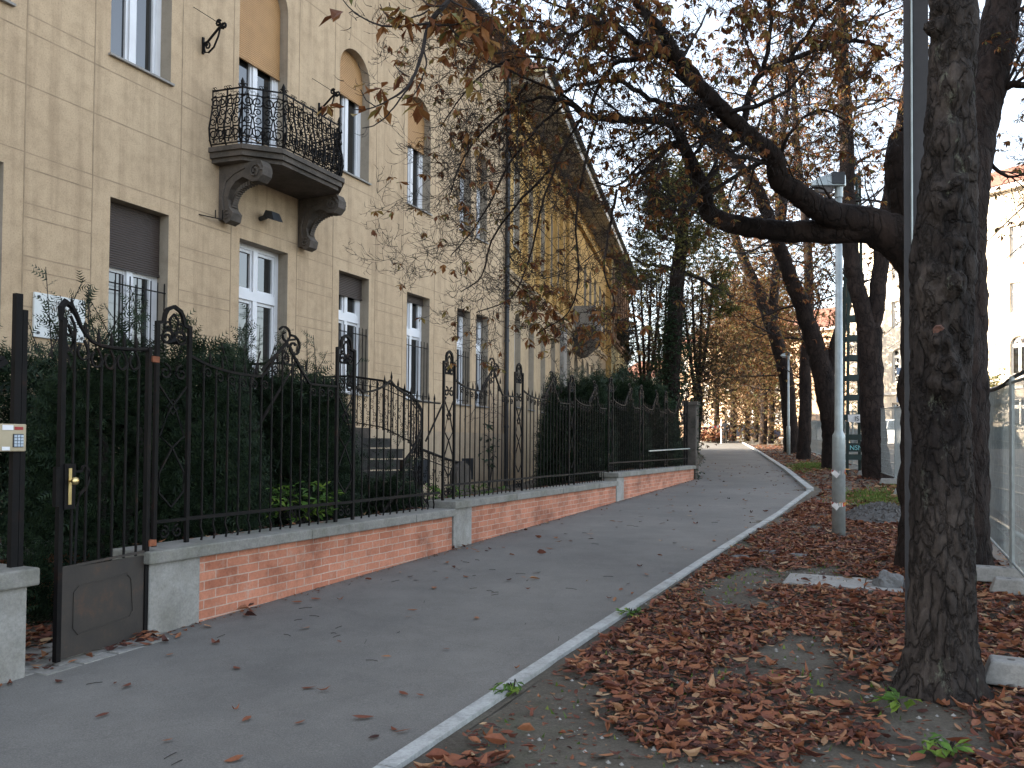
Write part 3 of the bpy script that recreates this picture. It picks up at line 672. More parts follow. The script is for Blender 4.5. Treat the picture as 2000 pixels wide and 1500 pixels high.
m = MB(); m.tube([YP(.3, 1.06, 11.4), YP(31.4, 1.06, 11.4)], .08, 8); m.build('gutter', m_dark, yh)
m = MB(); m.obox(YO, YE, YN, .05, 31, -12, -11.8, 0, 11.3); m.obox(YO, YE, YN, 30.8, 31, -11.7, .27, 0, 11.3); m.build('side_wall', m_ochre, yh)
# corbelled balcony
m = MB(); m.obox(YO, YE, YN, 10.9, 13.3, 0, .9, 6.0, 6.14)
m.add([YP(s, b, z) for s in (10.95, 13.25) for b, z in ((0.001, 5.15), (.25, 5.2), (.5, 5.42), (.84, 5.72), (.84, 5.999), (0.001, 5.999))], [(0, 1, 2, 3, 4, 5), (11, 10, 9, 8, 7, 6)]+[(i, 6+i, 6+(i+1) % 6, (i+1) % 6) for i in range(6)])
yb = m.build('balcony', m_stone, yh)
m = MB(); m.obox(YO, YE, YN, 10.92, 11.3, .02, .86, 6.141, 6.95); m.obox(YO, YE, YN, 12.9, 13.28, .02, .86, 6.141, 6.95)
for i in range(9): m.obox(YO, YE, YN, 11.36+i*.17, 11.42+i*.17, .78, .84, 6.141, 6.9)
m.obox(YO, YE, YN, 11.3, 12.9, .77, .85, 6.9, 6.96); m.build('parapet', m_grey, yb.parent)
# ================================================================ GARDEN WALL
def wall_section(y0, y1, top, label, pier0=True, pier1=None, x0=-5.42, x1=-5.10):
    t_ = thing('garden_wall', ((x0+x1)/2, (y0+y1)/2, gz((y0+y1)/2)), label, 'wall')
    a = y0+(.5 if pier0 else 0)
    m = MB(); m.box(x0+.03, x1, a, y1, gz(y0)-.3, top-.10); m.build('brick_panel', m_brick, t_)
    if pier0:
        m = MB(); m.box(x0+.01, x1+.012, y0, y0+.499, gz(y0)-.3, top-.10); bevel(m.build('pillar', m_pier, t_), .012)
    # coping of separate slabs with rounded wear
    m = MB(); y = y0-.04
    while y < y1:
        e_ = min(y+1.9, y1+(.03 if y1 > 20 else 0)); m.box(x0-.05, x1+.06, y, e_-.006, top-.099, top+random.uniform(-.003, .003)); y = e_
    bevel(m.build('coping', m_cop, t_), .012)
    return t_
wall_section(4.5, 9.22, .765, 'low brick garden wall with concrete coping, nearest stretch beside the gate')
wall_section(9.25, 16.1, .855, 'low brick garden wall with concrete coping, middle stretch past the first step up')
wall_section(16.13, 23.4, 1.02, 'low brick garden wall with concrete coping, farthest stretch with the highest coping')
wl = thing('gate_pillar', (-5.2, 3.1, gz(3)), 'stained concrete wall pillar with mossy coping at the left edge', 'wall')
m = MB(); m.box(-5.42, -5.00, 1.2, 3.47, -.2, .67); bevel(m.build('pillar', m_pier, wl), .012)
m = MB(); m.box(-5.48, -4.94, 1.15, 3.515, .671, .785); bevel(m.build('coping', m_cop, wl), .014)
wb = thing('inner_wall', (-6.6, 3.9, gz(4)), 'dark inner brick wall with coping seen behind the open gate', 'wall')
m = MB(); m.box(-6.9, -6.65, 2.6, 5.2, 0, .62); m.build('brick_panel', m_brick, wb)
m = MB(); m.box(-6.95, -6.58, 2.55, 5.25, .621, .72); bevel(m.build('coping', m_cop, wb), .01)

# ================================================================ IRON FENCE
FX = -5.28
AY, AZ, AX = np.array([0, 1.0, 0]), np.array([0, 0, 1.0]), np.array([1.0, 0, 0])
def P3(y, z, x=None):
    x = FX if x is None else x
    return np.array([x, y, z])
def picket(m, y, z0, z1, wavy=True, spike=True):
    b = .006
    pts = [P3(y, z0)]+([P3(y+.015, z0+.05), P3(y-.012, z0+.12), P3(y, z0+.20)] if wavy else [])+[P3(y, z1)]
    m.tube(pts, .0095, 4, cap=False)
    if spike: m.tube([P3(y, z1), P3(y, z1+.03), P3(y, z1+.10)], [.008, .014, .001], 4, cap=False)
def post_panel(par, y0, y1, base, top):
    """lyre-headed panel post"""
    m = MB(); yc = (y0+y1)/2; hw = (y1-y0)/2; sh = top-.13
    for y in (y0, y1): m.box(FX-.014, FX+.014, y-.017, y+.017, base, sh)
    arch = [P3(y0, sh-.01), P3(y0+.06, sh+.0), P3(yc-hw*.55, sh+.07), P3(yc-hw*.4, top-.02), P3(yc, top+.01), P3(yc+hw*.4, top-.02), P3(yc+hw*.55, sh+.07), P3(y1-.06, sh), P3(y1, sh-.01)]
    m.tube(arch, .020, 4)
    for s in (-1, 1):
        m.tube(spiral(P3(yc+s*hw*.42, sh-.12), AY*s, AZ, .075, .02, .45, -1.0, 14)+[], .013, 4)
        m.tube(spiral(P3(yc+s*hw*.35, sh-.02), AY*s, AZ, .045, .015, -.25, .9, 10), .010, 4)
        m.tube([P3(yc, sh-.16), P3(yc+s*.03, sh-.05), P3(yc+s*.045, sh+.03), P3(yc, sh+.08)], .010, 4)
        m.tube(spiral(P3(yc+s*hw*.5, sh-.40), AY*s, AZ, .07, .02, .25, 1.4, 12), .011, 4)
        # crossed lenses down the panel
        zt, zm, zb = sh-.5, base+.78, base+.30
        m.tube([P3(y0+.02 if s < 0 else y1-.02, zt), P3(yc-s*hw*.2, (zt+zm)/2+.05), P3(yc-s*hw*.75, (zt+zm)/2-.16), P3(yc, zm), P3(yc+s*hw*.75, zm-.2), P3(yc+s*hw*.75, zb+.12), P3(yc, zb)], .009, 4)
        m.tube(spiral(P3(yc+s*hw*.42, base+.10), AY*s, AZ, .06, .018, .25, 1.5, 12), .010, 4)
    d = .06; m.tube([P3(yc, zm+.33+d), P3(yc+d, zm+.33), P3(yc, zm+.33-d), P3(yc-d, zm+.33), P3(yc, zm+.33+d)], .009, 4)
    m.tube([P3(yc-.05, sh-.16), P3(yc, sh-.13), P3(yc+.05, sh-.16)], [.01, .035, .01], 5)
    m.box(FX-.012, FX+.012, y0+.018, y1-.018, base+.18, base+.205)
    m.build('post_panel', m_iron, par)
def bay(par, y0, y1, base, top, style, detail=True):
    """style 'crest': asymmetric crest with scroll frieze; 'plain': simple peaked rail"""
    L_ = y1-y0; n = max(4, round(L_/.145)); low = top-.50
    def rz(t):
        if style == 'crest':
            if t < .42: return low+.10*(1-t/.42)**3+.02*abs(t-.3)
            if t < .62: return low+.34*math.sin((t-.42)/.2*math.pi/2)**1.5
            if t < .78: return low+.34-.36*((t-.62)/.16)**.8
            return low-.02+.02*(t-.78)
        if t < .08: return low+.05*(1-t/.08)
        if t < .38: return low+.17*((t-.08)/.30)**2
        return low+.17-.22*min(1, (t-.38)/.34)**.6
    fr = MB()
    ts = np.linspace(0, 1, 41); rail = [P3(y0+t*L_, rz(t)) for t in ts]; fr.tube(rail, .015, 4)
    br_ = MB(); br_.box(FX-.010, FX+.010, y0, y1, base+.18, base+.21); br_.build('bottom_rail', m_iron, par)
    if style == 'crest' and detail:
        yc = y0+.60*L_; zc = top-.10
        fr.tube(spiral(P3(yc-.02, zc+.02), AY, AZ, .10, .03, .42, -.75, 14), .013, 4)
        fr.tube(spiral(P3(yc+.10, zc-.08), AY, AZ, .12, .035, .3, -.9, 16), .014, 4)
        fr.tube(spiral(P3(yc+.0, zc-.20), -AY, AZ, .08, .02, .2, -.9, 12), .011, 4)
        fr.tube([P3(yc-.34, low+.06), P3(yc-.2, low+.18), P3(yc-.08, top-.22), P3(yc+.02, top-.12), P3(yc+.12, top-.10)], .014, 4)
    pk = MB()
    for i in range(1, n):
        t = i/n; y = y0+t*L_; z = rz(t)
        if style == 'crest':
            picket(pk, y, base, z-.10, True, False)
            s = 1 if i % 2 else 1
            if detail: fr.tube(spiral(P3(y+.045, z-.085), AY, AZ, .055, .016, .5, -.72, 10), .0085, 4, cap=False)
            fr.tube([P3(y, z-.10), P3(y-.005, z-.05), P3(y+.01, z)], .009, 4)
            pk.tube([P3(y+L_/n/2, z), P3(y+L_/n/2, z+.03), P3(y+L_/n/2-.004, z+.11)], [.008, .013, .001], 4, cap=False)
        else: picket(pk, y, base, z+.02, True, True)
    fr.build('top_rail', m_iron, par); pk.build('pickets', m_iron, par)
f1 = thing('iron_fence', (FX, 6.9, .765), 'dark wrought-iron fence on the nearest wall stretch, in front of the yew hedge', 'fence', 'wrought-iron fences on the garden wall')
post_panel(f1, 4.70, 5.03, .765, 2.68); bay(f1, 5.05, 7.02, .765, 2.70, 'crest'); post_panel(f1, 7.03, 7.33, .765, 2.73); bay(f1, 7.35, 9.2, .765, 2.66, 'plain')
f2 = thing('iron_fence', (FX, 12.7, .855), 'dark wrought-iron fence on the middle wall stretch, before the pale facade', 'fence', 'wrought-iron fences on the garden wall')
post_panel(f2, 9.29, 9.58, .855, 2.80)
for a, b in ((9.6, 11.5), (11.83, 13.85), (14.17, 16.0)): bay(f2, a, b, .855, 2.84, 'crest')
post_panel(f2, 11.52, 11.81, .855, 2.84); post_panel(f2, 13.87, 14.15, .855, 2.84)
m = MB(); m.tube([P3(8.85, 1.62), P3(9.35, 2.2)], .012, 4); m.build('brace', m_iron, f2)
f3 = thing('iron_fence', (FX, 19.6, 1.02), 'dark wrought-iron fence on the farthest wall stretch, in front of the dark bushes', 'fence', 'wrought-iron fences on the garden wall')
for a in (16.15, 18.45, 20.75): post_panel(f3, a, a+.28, 1.02, 2.98); bay(f3, a+.30, a+2.28, 1.02, 2.95, 'crest')
post_panel(f3, 23.05, 23.33, 1.02, 2.98)
m = MB(); m.tube([P3(19.0, 1.45, -5.2), P3(23.3, 1.5, -5.2)], .02, 4); m.build('pipe_rail', m_galv, f3)
# left of the gate
f0 = thing('iron_fence', (FX, 2.6, .765), 'short iron fence at the left edge carrying the intercom box', 'fence')
FX = -5.1
m = MB(); m.box(FX-.02, FX+.02, 3.41, 3.455, .765, 2.54); m.box(FX-.018, FX+.022, 3.457, 3.49, .765, 2.44); m.build('gate_post', m_iron, f0)
m = MB()
for i in range(14): picket(m, 3.2-i*.14, .765, 2.15)
m.build('pickets', m_iron, f0)
m = MB(); m.box(FX-.01, FX+.01, 1.3, 3.35, .95, .98); m.box(FX-.01, FX+.01, 1.3, 3.35, 2.10, 2.13); m.tube([P3(2.6, 1.5), P3(3.0, 1.85), P3(3.36, 2.1)], .025, 4); m.build('rail', m_iron, f0); FX = -5.28
# intercom
ic = thing('intercom', (-5.2, 3.25, 1.4), 'cream intercom box with a number keypad and red label at the left edge', 'intercom')
m = MB(); m.box(-5.13, -5.05, 3.18, 3.475, 1.525, 1.70); bevel(m.build('housing', m_cream, ic))
m = MB(); m.box(-5.049, -5.044, 3.385, 3.452, 1.552, 1.637); m.build('keypad', m_dark, ic)
m_key = simple('steel_key', (.38, .44, .52), .4, .3, .1)
for i in range(3):
    for j in range(4):
        m = MB(); m.box(-5.043, -5.038, 3.389+i*.021, 3.406+i*.021, 1.556+j*.0195, 1.572+j*.0195); m.build('key', m_key, ic)
m = MB(); m.box(-5.049, -5.046, 3.395, 3.45, 1.663, 1.682); m.build('red_label', simple('red_label', (.30, .02, .02), .5), ic)
for y0_, y1_, z0_, z1_ in ((3.315, 3.385, 1.66, 1.692), (3.315, 3.365, 1.532, 1.555)):
    m = MB(); m.box(-5.049, -5.046, y0_, y1_, z0_, z1_); m.build('paper_label', m_white, ic)
# gate, hinged at the right pillar and standing slightly open
gt = thing('iron_gate', (-5.12, 4.52, .12), 'wrought-iron garden gate with a rusty sheet-metal lower panel and brass lock plate', 'gate')
GA = np.array([-5.05, 3.70]); GB = np.array([-5.12, 4.50]); gd = (GB-GA)/np.linalg.norm(GB-GA); gn = np.array([gd[1], -gd[0]]); GL = np.linalg.norm(GB-GA)
def gp(t, z, b=0): q = GA+gd*t+gn*b; return np.array([q[0], q[1], z])
def gbox(m, t0, t1, z0, z1, b0, b1, mi=0):
    m.add([gp(t, z, b) for t in (t0, t1) for b in (b0, b1) for z in (z0, z1)], [(0, 1, 3, 2), (4, 6, 7, 5), (0, 4, 5, 1), (2, 3, 7, 6), (0, 2, 6, 4), (1, 5, 7, 3)], mi)
m = MB(); gbox(m, 0, .035, .12, 2.42, -.018, .018); gbox(m, GL-.035, GL, .14, 2.31, -.018, .018); m.build('stile', m_iron, gt)
m = MB(); gbox(m, .036, GL-.036, .13, .735, -.008, .006)
m.build('sheet_panel', m_gate, gt)
m = MB(); zz = [.26, .62]; fr_ = [(.14, .32), (.14, .56), (.18, .60), (GL-.20, .62), (GL-.16, .58), (GL-.14, .34), (GL-.18, .30), (.18, .27), (.14, .32)]
m.tube([gp(t, z, .008) for t, z in fr_], .007, 4); m.tube([gp(.03, .74, .002), gp(GL-.03, .765, .002)], .012, 4); m.build('moulding', m_gate, gt)
m = MB(); top = [(.0, 2.40), (.0, 2.49), (.03, 2.53), (.08, 2.51), (.125, 2.45), (.16, 2.385), (.20, 2.335), (.257, 2.29), (.323, 2.272), (.437, 2.267), (.628, 2.275), (GL-.01, 2.295)]
m.tube([gp(t, z) for t, z in top], [.016, .026, .028, .022, .018]+[.014]*7, 6)
tz = lambda t: np.interp(t, [q[0] for q in top[2:]], [q[1] for q in top[2:]])
m2 = MB()
for i in range(1, 7):
    t = i*GL/7; z = tz(t)
    m2.tube([gp(t, .74), gp(t, z-.14), gp(t+.005, z-.1)], .0095, 4)
    m.tube([gp(t, z-.11), gp(t-.01, z-.07), gp(t-.04, z-.02)], .010, 4)
    m.tube([gp(t, z-.11)]+[gp(t-.045+.045*math.cos(a), z-.10+.055*math.sin(a)*-1) for a in np.linspace(0, 4.2, 9)], .010, 4)
    m.tube([gp(t-.03, z+.0), gp(t-.03, z+.05), gp(t-.035, z+.12)], [.010, .015, .001], 4)
m.tube([gp(.03, 2.36), gp(.06, 2.38), gp(.10, 2.30), gp(.09, 2.22), gp(.05, 2.20), gp(.04, 2.25)], .012, 4)
m.build('crest', m_iron, gt); m2.build('pickets', m_iron, gt)
m = MB(); gbox(m, .03, .115, 1.135, 1.44, -.02, .03); gbox(m, -.03, 0, 1.155, 1.42, -.01, .02); m.build('lock_box', m_iron, gt)
m = MB(); gbox(m, .055, .080, 1.165, 1.41, .031, .036); lo = m.build('lock_plate', m_brass, gt)
m = MB(); c = gp(.067, 1.325, .036); m.tube([c, gp(.067, 1.325, .07)], .008, 8); m.tube([gp(.067, 1.325, .062), gp(.067, 1.325, .072), gp(.067, 1.325, .09), gp(.067, 1.325, .098)], [.012, .026, .026, .012], 12); m.build('knob', m_brass, gt, smooth=True)
m = MB(); m.tube([gp(.115, 1.385), gp(.19, 1.385), gp(.20, 1.42), gp(.22, 1.425), gp(.25, 1.39), gp(.25, 1.32), gp(.23, 1.27), gp(.18, 1.23), gp(.16, 1.15), gp(.15, .75)], .011, 4); m.build('scroll_bar', m_iron, gt)
for z in (2.2, .80):
    m = MB(); gbox(m, GL-.01, GL+.06, z, z+.045, -.03, .03); m.build('hinge', m_rust, gt)
# rear fence behind the gate
fb = thing('iron_fence', (-6.75, 3.9, .72), 'thin dark iron railing on the inner wall behind the gate', 'fence')
m = MB()
for i in range(18): m.tube([(-6.76, 2.65+i*.145, .72), (-6.76, 2.65+i*.145, 1.62)], .008, 4)
m.build('pickets', m_iron, fb)
m = MB(); m.tube([(-6.76, 2.6, .95), (-6.76, 5.2, .95)], .009, 4)
for i in range(9): m.tube([(-6.76, 2.65+i*.29+k*.0483, 1.62-.06*math.sin(k/6*math.pi)) for k in range(7)], .008, 4)
m.build('rail', m_iron, fb)

# ================================================================ TREES
def leafset(mb, p, size, n=5, droop=.5, flat=False):
    """a palmate cluster of n leaflets, each a folded blade"""
    a0 = rng.uniform(0, 6.28); tilt = rng.uniform(-.5, .5)
    for i in range(n):
        az = a0+(i-(n-1)/2)*.9+rng.uniform(-.3, .3); el = -droop+rng.uniform(-.6, .5)
        d = np.array([math.cos(az)*math.cos(el), math.sin(az)*math.cos(el), math.sin(el)])
        sd = np.cross(d, [rng.uniform(-.5, .5), rng.uniform(-.5, .5), 1]); sd /= np.linalg.norm(sd)+1e-6
        nn = np.cross(sd, d); L_ = size*rng.uniform(.6, 1.1); w_ = L_*rng.uniform(.16, .26); c = rng.uniform(-.25, .25)
        q0 = p; q1 = p+d*L_*.6+nn*L_*c*.3; q2 = p+d*L_+nn*L_*c
        o = len(mb.v)
        for v in (q0, q1+sd*w_+nn*w_*.5, q2, q1-sd*w_+nn*w_*.5, q1): mb.v.append((v[0], v[1], v[2]))
        mb.f += [(o, o+1, o+4), (o, o+4, o+3), (o+1, o+2, o+4), (o+4, o+2, o+3)]; mb.m += [0]*4
def smooth(P, rad, k=6, wob=0.0):
    P = np.asarray(P, float); n = len(P); rad = np.interp(np.arange(n), np.linspace(0, n-1, len(rad)), rad) if not np.isscalar(rad) else np.full(n, rad)
    out = []; ro = []
    for i in range(n-1):
        a = P[max(0, i-1)]; b = P[i]; c = P[i+1]; d = P[min(n-1, i+2)]
        for j in range(k):
            t = j/k; out.append(.5*((2*b)+(-a+c)*t+(2*a-5*b+4*c-d)*t*t+(-a+3*b-3*c+d)*t**3)); ro.append(rad[i]*(1-t)+rad[i+1]*t)
    out.append(P[-1]); ro.append(rad[-1]); out = np.array(out); ro = np.array(ro)
    if wob:
        for i in range(1, len(out)): out[i] = out[i]+rng.normal(0, 1, 3)*min(ro[i]*wob, .10*np.linalg.norm(out[i]-out[i-1]))
    return out, ro
def grow(wood, leaves, p, d, L_, r, lvl, cfg):
    n = 6 if lvl < 3 else 4; step = L_/n; pts = [p]; d = d/np.linalg.norm(d); kids = cfg['kids'][lvl] if lvl < len(cfg['kids']) else 0
    spawn = []
    for i in range(n):
        t = (i+1)/n
        trop = cfg['droop'][min(lvl, 3)]*(1-t)+cfg['lift'][min(lvl, 3)]*t
        d = d+rng.normal(0, cfg['wig'], 3)+np.array([0, 0, trop]); d /= np.linalg.norm(d); p = p+d*step; pts.append(p)
        spawn.append((p, d.copy(), t))
    rr = r*(1-.72*np.linspace(0, 1, n+1)**.9)
    wood.tube(pts, rr, 5 if r > .02 else (4 if r > .008 else 3), cap=False)
    for j in range(kids):
        q, dd, t = spawn[min(n-1, int((j+.6+rng.uniform(-.4, .4))/kids*n))]
        ax = np.cross(dd, rng.normal(0, 1, 3)); ax /= np.linalg.norm(ax)+1e-6
        a = rng.uniform(.6, 1.15); nd = dd*math.cos(a)+ax*math.sin(a)
        grow(wood, leaves, q, nd, L_*rng.uniform(.38, .68)*(1.15-.5*t), max(cfg['rmin'], r*(1-.6*t)*rng.uniform(.45, .65)), lvl+1, cfg)
    if lvl >= cfg['leaflvl'] and rng.random() < cfg['leafp']:
        leafset(leaves, pts[-1], cfg['leaf'], cfg['nl'], .7)
        if rng.random() < cfg.get('more', 0): leafset(leaves, pts[-2], cfg['leaf']*.8, cfg['nl'], .7)
def cfg(**k):
    b = dict(kids=[0, 6, 5, 3], droop=[0, -.10, -.08, -.05], lift=[0, .14, .18, .25], wig=.17, rmin=.0028, leaflvl=3, leafp=.28, leaf=.11, nl=5); b.update(k); return b
def branches_on(wood, leaves, path, rad, n, length, c, t0=.15, dirbias=None, lvl=1, rk=.42):
    m_ = len(path)
    for j in range(n):
        t = t0+(1-t0)*(j+rng.uniform(.1, .9))/n; i = min(m_-2, int(t*(m_-1))); d = path[i+1]-path[i]; d /= np.linalg.norm(d)+1e-9
        ax = np.cross(d, rng.normal(0, 1, 3)); ax /= np.linalg.norm(ax)+1e-9
        nd = d*.45+ax
        if dirbias is not None: nd = nd+np.array(dirbias)
        grow(wood, leaves, path[i], nd, length*rng.uniform(.6, 1.15)*(1.1-.4*t), min(rad[i]*rk, .035 if length < 3 else .05)*rng.uniform(.6, 1), lvl, c)
def bark_trunk(path, rad, res, amp, scale, knots=(), flare=None):
    """dense displaced trunk surface with furrows and knots"""
    P = np.asarray(path); k = len(P); m = MB(); T = np.gradient(P, axis=0); T /= np.linalg.norm(T, axis=1)[:, None]
    for i in range(k):
        a = np.array([1.0, 0, 0]); u = a-T[i]*(T[i]@a); u /= np.linalg.norm(u); v = np.cross(T[i], u)
        for j in range(res):
            t = 2*math.pi*j/res; d = u*math.cos(t)+v*math.sin(t); q = P[i]+d*rad[i]
            h = mnoise.noise(Vector((q[0]*scale, q[1]*scale, q[2]*scale*.35)))*.5+min(.35, abs(mnoise.noise(Vector((q[0]*scale*1.6, q[1]*scale*1.6, q[2]*scale*.55)))))*2.0-.35+mnoise.noise(Vector((q[0]*scale*6, q[1]*scale*6, q[2]*scale*3)))*.25
            x = amp*h+rad[i]*.05*mnoise.noise(Vector((q[2]*1.7, t, 0)))
            if flare: x += flare*math.exp(-max(0, q[2]-P[0][2])/.13)*(.35+max(0, math.cos(5*t+1.1)))
            for kz, kt, kr, ka in knots:
                dz = q[2]-kz; dt = (t-kt+math.pi) % (2*math.pi)-math.pi; rr = math.hypot(dz, dt*rad[i])/kr
                x += ka*math.exp(-rr*rr*1.2)*(1+.5*mnoise.noise(Vector((q[0]*30, q[1]*30, q[2]*30))))-ka*.45*math.exp(-((rr-1.5)**2)*6)-(ka*.7*math.exp(-rr*rr*14))
            q = q+d*x; m.v.append(tuple(q))
    for i in range(k-1):
        for j in range(res):
            m.f.append((i*res+j, i*res+(j+1) % res, (i+1)*res+(j+1) % res, (i+1)*res+j)); m.m.append(0)
    m.f.append(tuple((k-1)*res+j for j in range(res))); m.m.append(0)
    return m
def finish(t_, wood, leaves, leafmat, woodmat=m_twig):
    wood.build('branches', woodmat, t_); leaves.build('foliage', leafmat, t_)

# ---- foreground chestnut
b1 = G(1837, 1345)
t1 = thing('chestnut_tree', b1, 'thick straight grey-barked chestnut trunk in the right foreground with pruned knots', 'tree', 'street trees along the strip')
zs = np.linspace(-.12, 7.2, 330)
def t1x(z): return b1[0]+np.interp(z, [0, 1.5, 2.7, 4.2, 7], [0, .005, .035, .085, .12])+.008*math.sin(z*2.1)
p_ = [(t1x(z), b1[1]+.01*math.sin(z*1.3), b1[2]+z) for z in zs]
rr = [(np.interp(z, [0, 1.2, 2.6, 3.4, 4.3, 7], [.172, .170, .163, .142, .126, .11])+.06*math.exp(-max(0, z)/.16)+.008*math.sin(z*3)+.010*math.exp(-((z-2.45)/.25)**2)) for z in zs]
def kang(side): # angle facing the camera with a sideways shift
    return math.atan2(-b1[1], -b1[0])+side
tk = []
for z, s_, r_k, a_ in ((4.25, .45, .09, .035), (3.98, -.75, .06, .05), (3.62, .25, .11, .03), (3.30, -.2, .10, .03), (3.02, .55, .06, .02), (2.94, .0, .12, .035), (2.62, .35, .08, .03), (2.42, -.15, .15, .03), (2.40, .45, .07, .03), (2.0, .1, .10, .035), (1.86, .25, .12, .04), (2.1, -.1, .07, .03)):
    # knots face the viewer's side of the street
    tk.append((b1[2]+z, math.atan2(-b1[1], -b1[0])-0+s_, r_k, a_))
tk = [(z, (t+4*math.pi) % (2*math.pi), r_*.9, a_*1.5) for z, t, r_, a_ in tk]
bark_trunk(p_, rr, 170, .022, 12, tk, .13).build('trunk', m_bark1, t1, smooth=True)
# pruning cuts
for z, s_, r_ in ((3.98, -.75, .028), (2.12, -.1, .035), (2.42, .42, .022), (2.62, .55, .018), (4.27, .35, .03)):
    a = math.atan2(-b1[1], -b1[0])+s_; d = np.array([math.cos(a), math.sin(a), .12]); c = np.array([t1x(z), b1[1], b1[2]+z])
    m = MB(); m.tube([c+d*.11, c+d*.165+[0, 0, .004], c+d*.178, c+d*.174], [r_*1.1, r_*.95, r_*.7, r_*.15], 7); m.build('cut_stub', m_cut, t1)
wd, lv = MB(), MB()
top1 = np.array([t1x(6.2), b1[1], b1[2]+6.2])
c1 = cfg(leaf=.13, leafp=.5, nl=5, rmin=.003)
for (az, el, ln) in ((2.6, .5, 3.0), (1.0, .7, 3), (-.6, .6, 2.6), (4.0, .8, 2.4), (2.0, 1.2, 3)):
    d = np.array([math.cos(az)*math.cos(el), math.sin(az)*math.cos(el), math.sin(el)])
    path, ra = smooth([top1, top1+d*ln*.5+[0, 0, .3], top1+d*ln+[0, 0, .4]], [.09, .05, .02], 6, .1)
    wd.tube(path, ra, 6); branches_on(wd, lv, path, ra, 7, 1.5, c1)
# limb reaching over the pavement; its drooping end hangs into view before the beige house
hang = [W(1850, -330, 5.0), W(1500, -420, 5.2), W(1150, -260, 5.2), W(940, -70, 5.1), W(868, 10, 5.0), W(838, 48, 5.0), W(825, 100, 4.95), W(812, 140, 4.95), W(795, 170, 4.9), W(760, 195, 4.9), W(722, 212, 4.9), W(688, 214, 4.85)]
path, ra = smooth(hang, [.075, .05, .035, .022, .016, .014, .012, .010, .008, .005, .004, .003], 5, .12); wd.tube(path, ra, 6)
subs = [([(812, 140), (800, 168), (780, 195), (757, 225), (730, 245), (708, 250)], .007), ([(838, 46), (800, 50), (760, 52), (730, 45), (700, 30), (680, 12), (664, -8)], .008),
        ([(825, 95), (833, 120), (826, 150), (812, 180), (795, 192), (775, 190)], .006), ([(840, 20), (812, 32), (785, 38), (755, 30), (742, 8)], .006), ([(868, 10), (840, 12), (820, -6)], .006),
        ([(800, 150), (782, 140), (772, 128)], .004), ([(735, 208), (715, 195), (705, 175)], .004), ([(860, 25), (885, 60), (905, 80), (935, 85)], .007), ([(880, 0), (920, 20), (960, 15)], .008),
        ([(850, 48), (890, 48), (930, 30), (980, 40)], .007), ([(775, 35), (765, 20), (760, 5)], .003), ([(700, 28), (690, 22), (682, 25)], .003)]
for q, r_ in subs:
    path2, ra2 = smooth([W(x, y, 4.95+.02*i) for i, (x, y) in enumerate(q)], [r_, .0028], 4, .25); wd.tube(path2, ra2, 5)
    branches_on(wd, lv, path2, ra2, 2 if q[0][0] < 850 else 6, .22 if q[0][0] < 850 else .5, cfg(kids=[0, 3, 2, 0], leafp=.12 if q[0][0] < 850 else .35, leaf=.11, leaflvl=2), .4, lvl=2)
for x, y, s_, n in ((668, 22, .17, 3), (782, 18, .14, 5), (792, 30, .12, 4), (745, 172, .13, 5), (738, 182, .11, 5), (748, 205, .13, 5), (640, 205, .12, 4), (636, 210, .1, 3), (700, 222, .15, 2), (815, 205, .15, 4), (808, 185, .12, 3), (826, 200, .14, 2), (712, 165, .1, 3),
                    (860, 40, .14, 5), (875, 60, .14, 5), (895, 45, .14, 5), (880, 25, .14, 5), (915, 60, .14, 5), (835, 30, .12, 5), (850, 10, .12, 5), (905, 15, .14, 5), (940, 50, .14, 5), (960, 30, .14, 5), (765, 38, .1, 4), (805, 42, .1, 4), (795, 55, .1, 3), (820, 130, .09, 3), (950, 75, .13, 5), (925, 90, .12, 5)):
    leafset(lv, W(x, y, 4.95+rng.uniform(-.1, .1)), s_, n, .6)
finish(t1, wd, lv, m_leafb)

# ---- dark chestnut right behind it with the great limbs
b2 = G(1842, 1112); 
t2 = thing('chestnut_tree', b2, 'dark massive chestnut directly behind the foreground trunk, its limbs sweeping left over the pavement', 'tree', 'street trees along the strip')
path, ra = smooth([W(1842, 1130, 9), W(1843, 1050, 9), W(1843, 850, 9), W(1842, 650, 9), W(1840, 520, 9), W(1858, 400, 9.05), W(1890, 290, 9.15), W(1925, 160, 9.3), W(1955, 20, 9.5), W(1985, -140, 9.7), W(1990, -300, 9.9)], [.50, .45, .43, .42, .42, .36, .26, .21, .19, .15, .10], 18)
tm = bark_trunk(path, ra, 72, .03, 6, ((b2[2]+.9, 2.6, .25, .05), (b2[2]+2.0, 2.7, .2, .05)))
def limb(pts, rad, k=6, wob=.10, n=None):
    p, r_ = smooth(pts, rad, k, wob); tm.tube(p, r_, n or (12 if max(rad) > .08 else 8)); return p, r_
limb([W(1825, 500, 9), W(1790, 420, 9), W(1768, 350, 9), W(1766, 305, 9), W(1768, 262, 9)], [.30, .24, .21, .20, .155], 6, .02, 14)
pA, rA = limb([W(1815, 520, 9), W(1765, 470, 9), W(1700, 440, 9), W(1640, 425, 9), W(1595, 405, 8.9), W(1555, 375, 8.8), W(1522, 352, 8.7), W(1514, 315, 8.6), W(1498, 294, 8.5), W(1452, 256, 8.3), W(1412, 216, 8.1), W(1378, 180, 8.0), W(1338, 144, 7.8), W(1314, 96, 7.6), W(1288, 56, 7.4), W(1250, 12, 7.2), W(1215, -40, 7.1)],
             [.34, .25, .19, .155, .13, .115, .11, .10, .092, .085, .078, .072, .064, .056, .048, .04, .03])
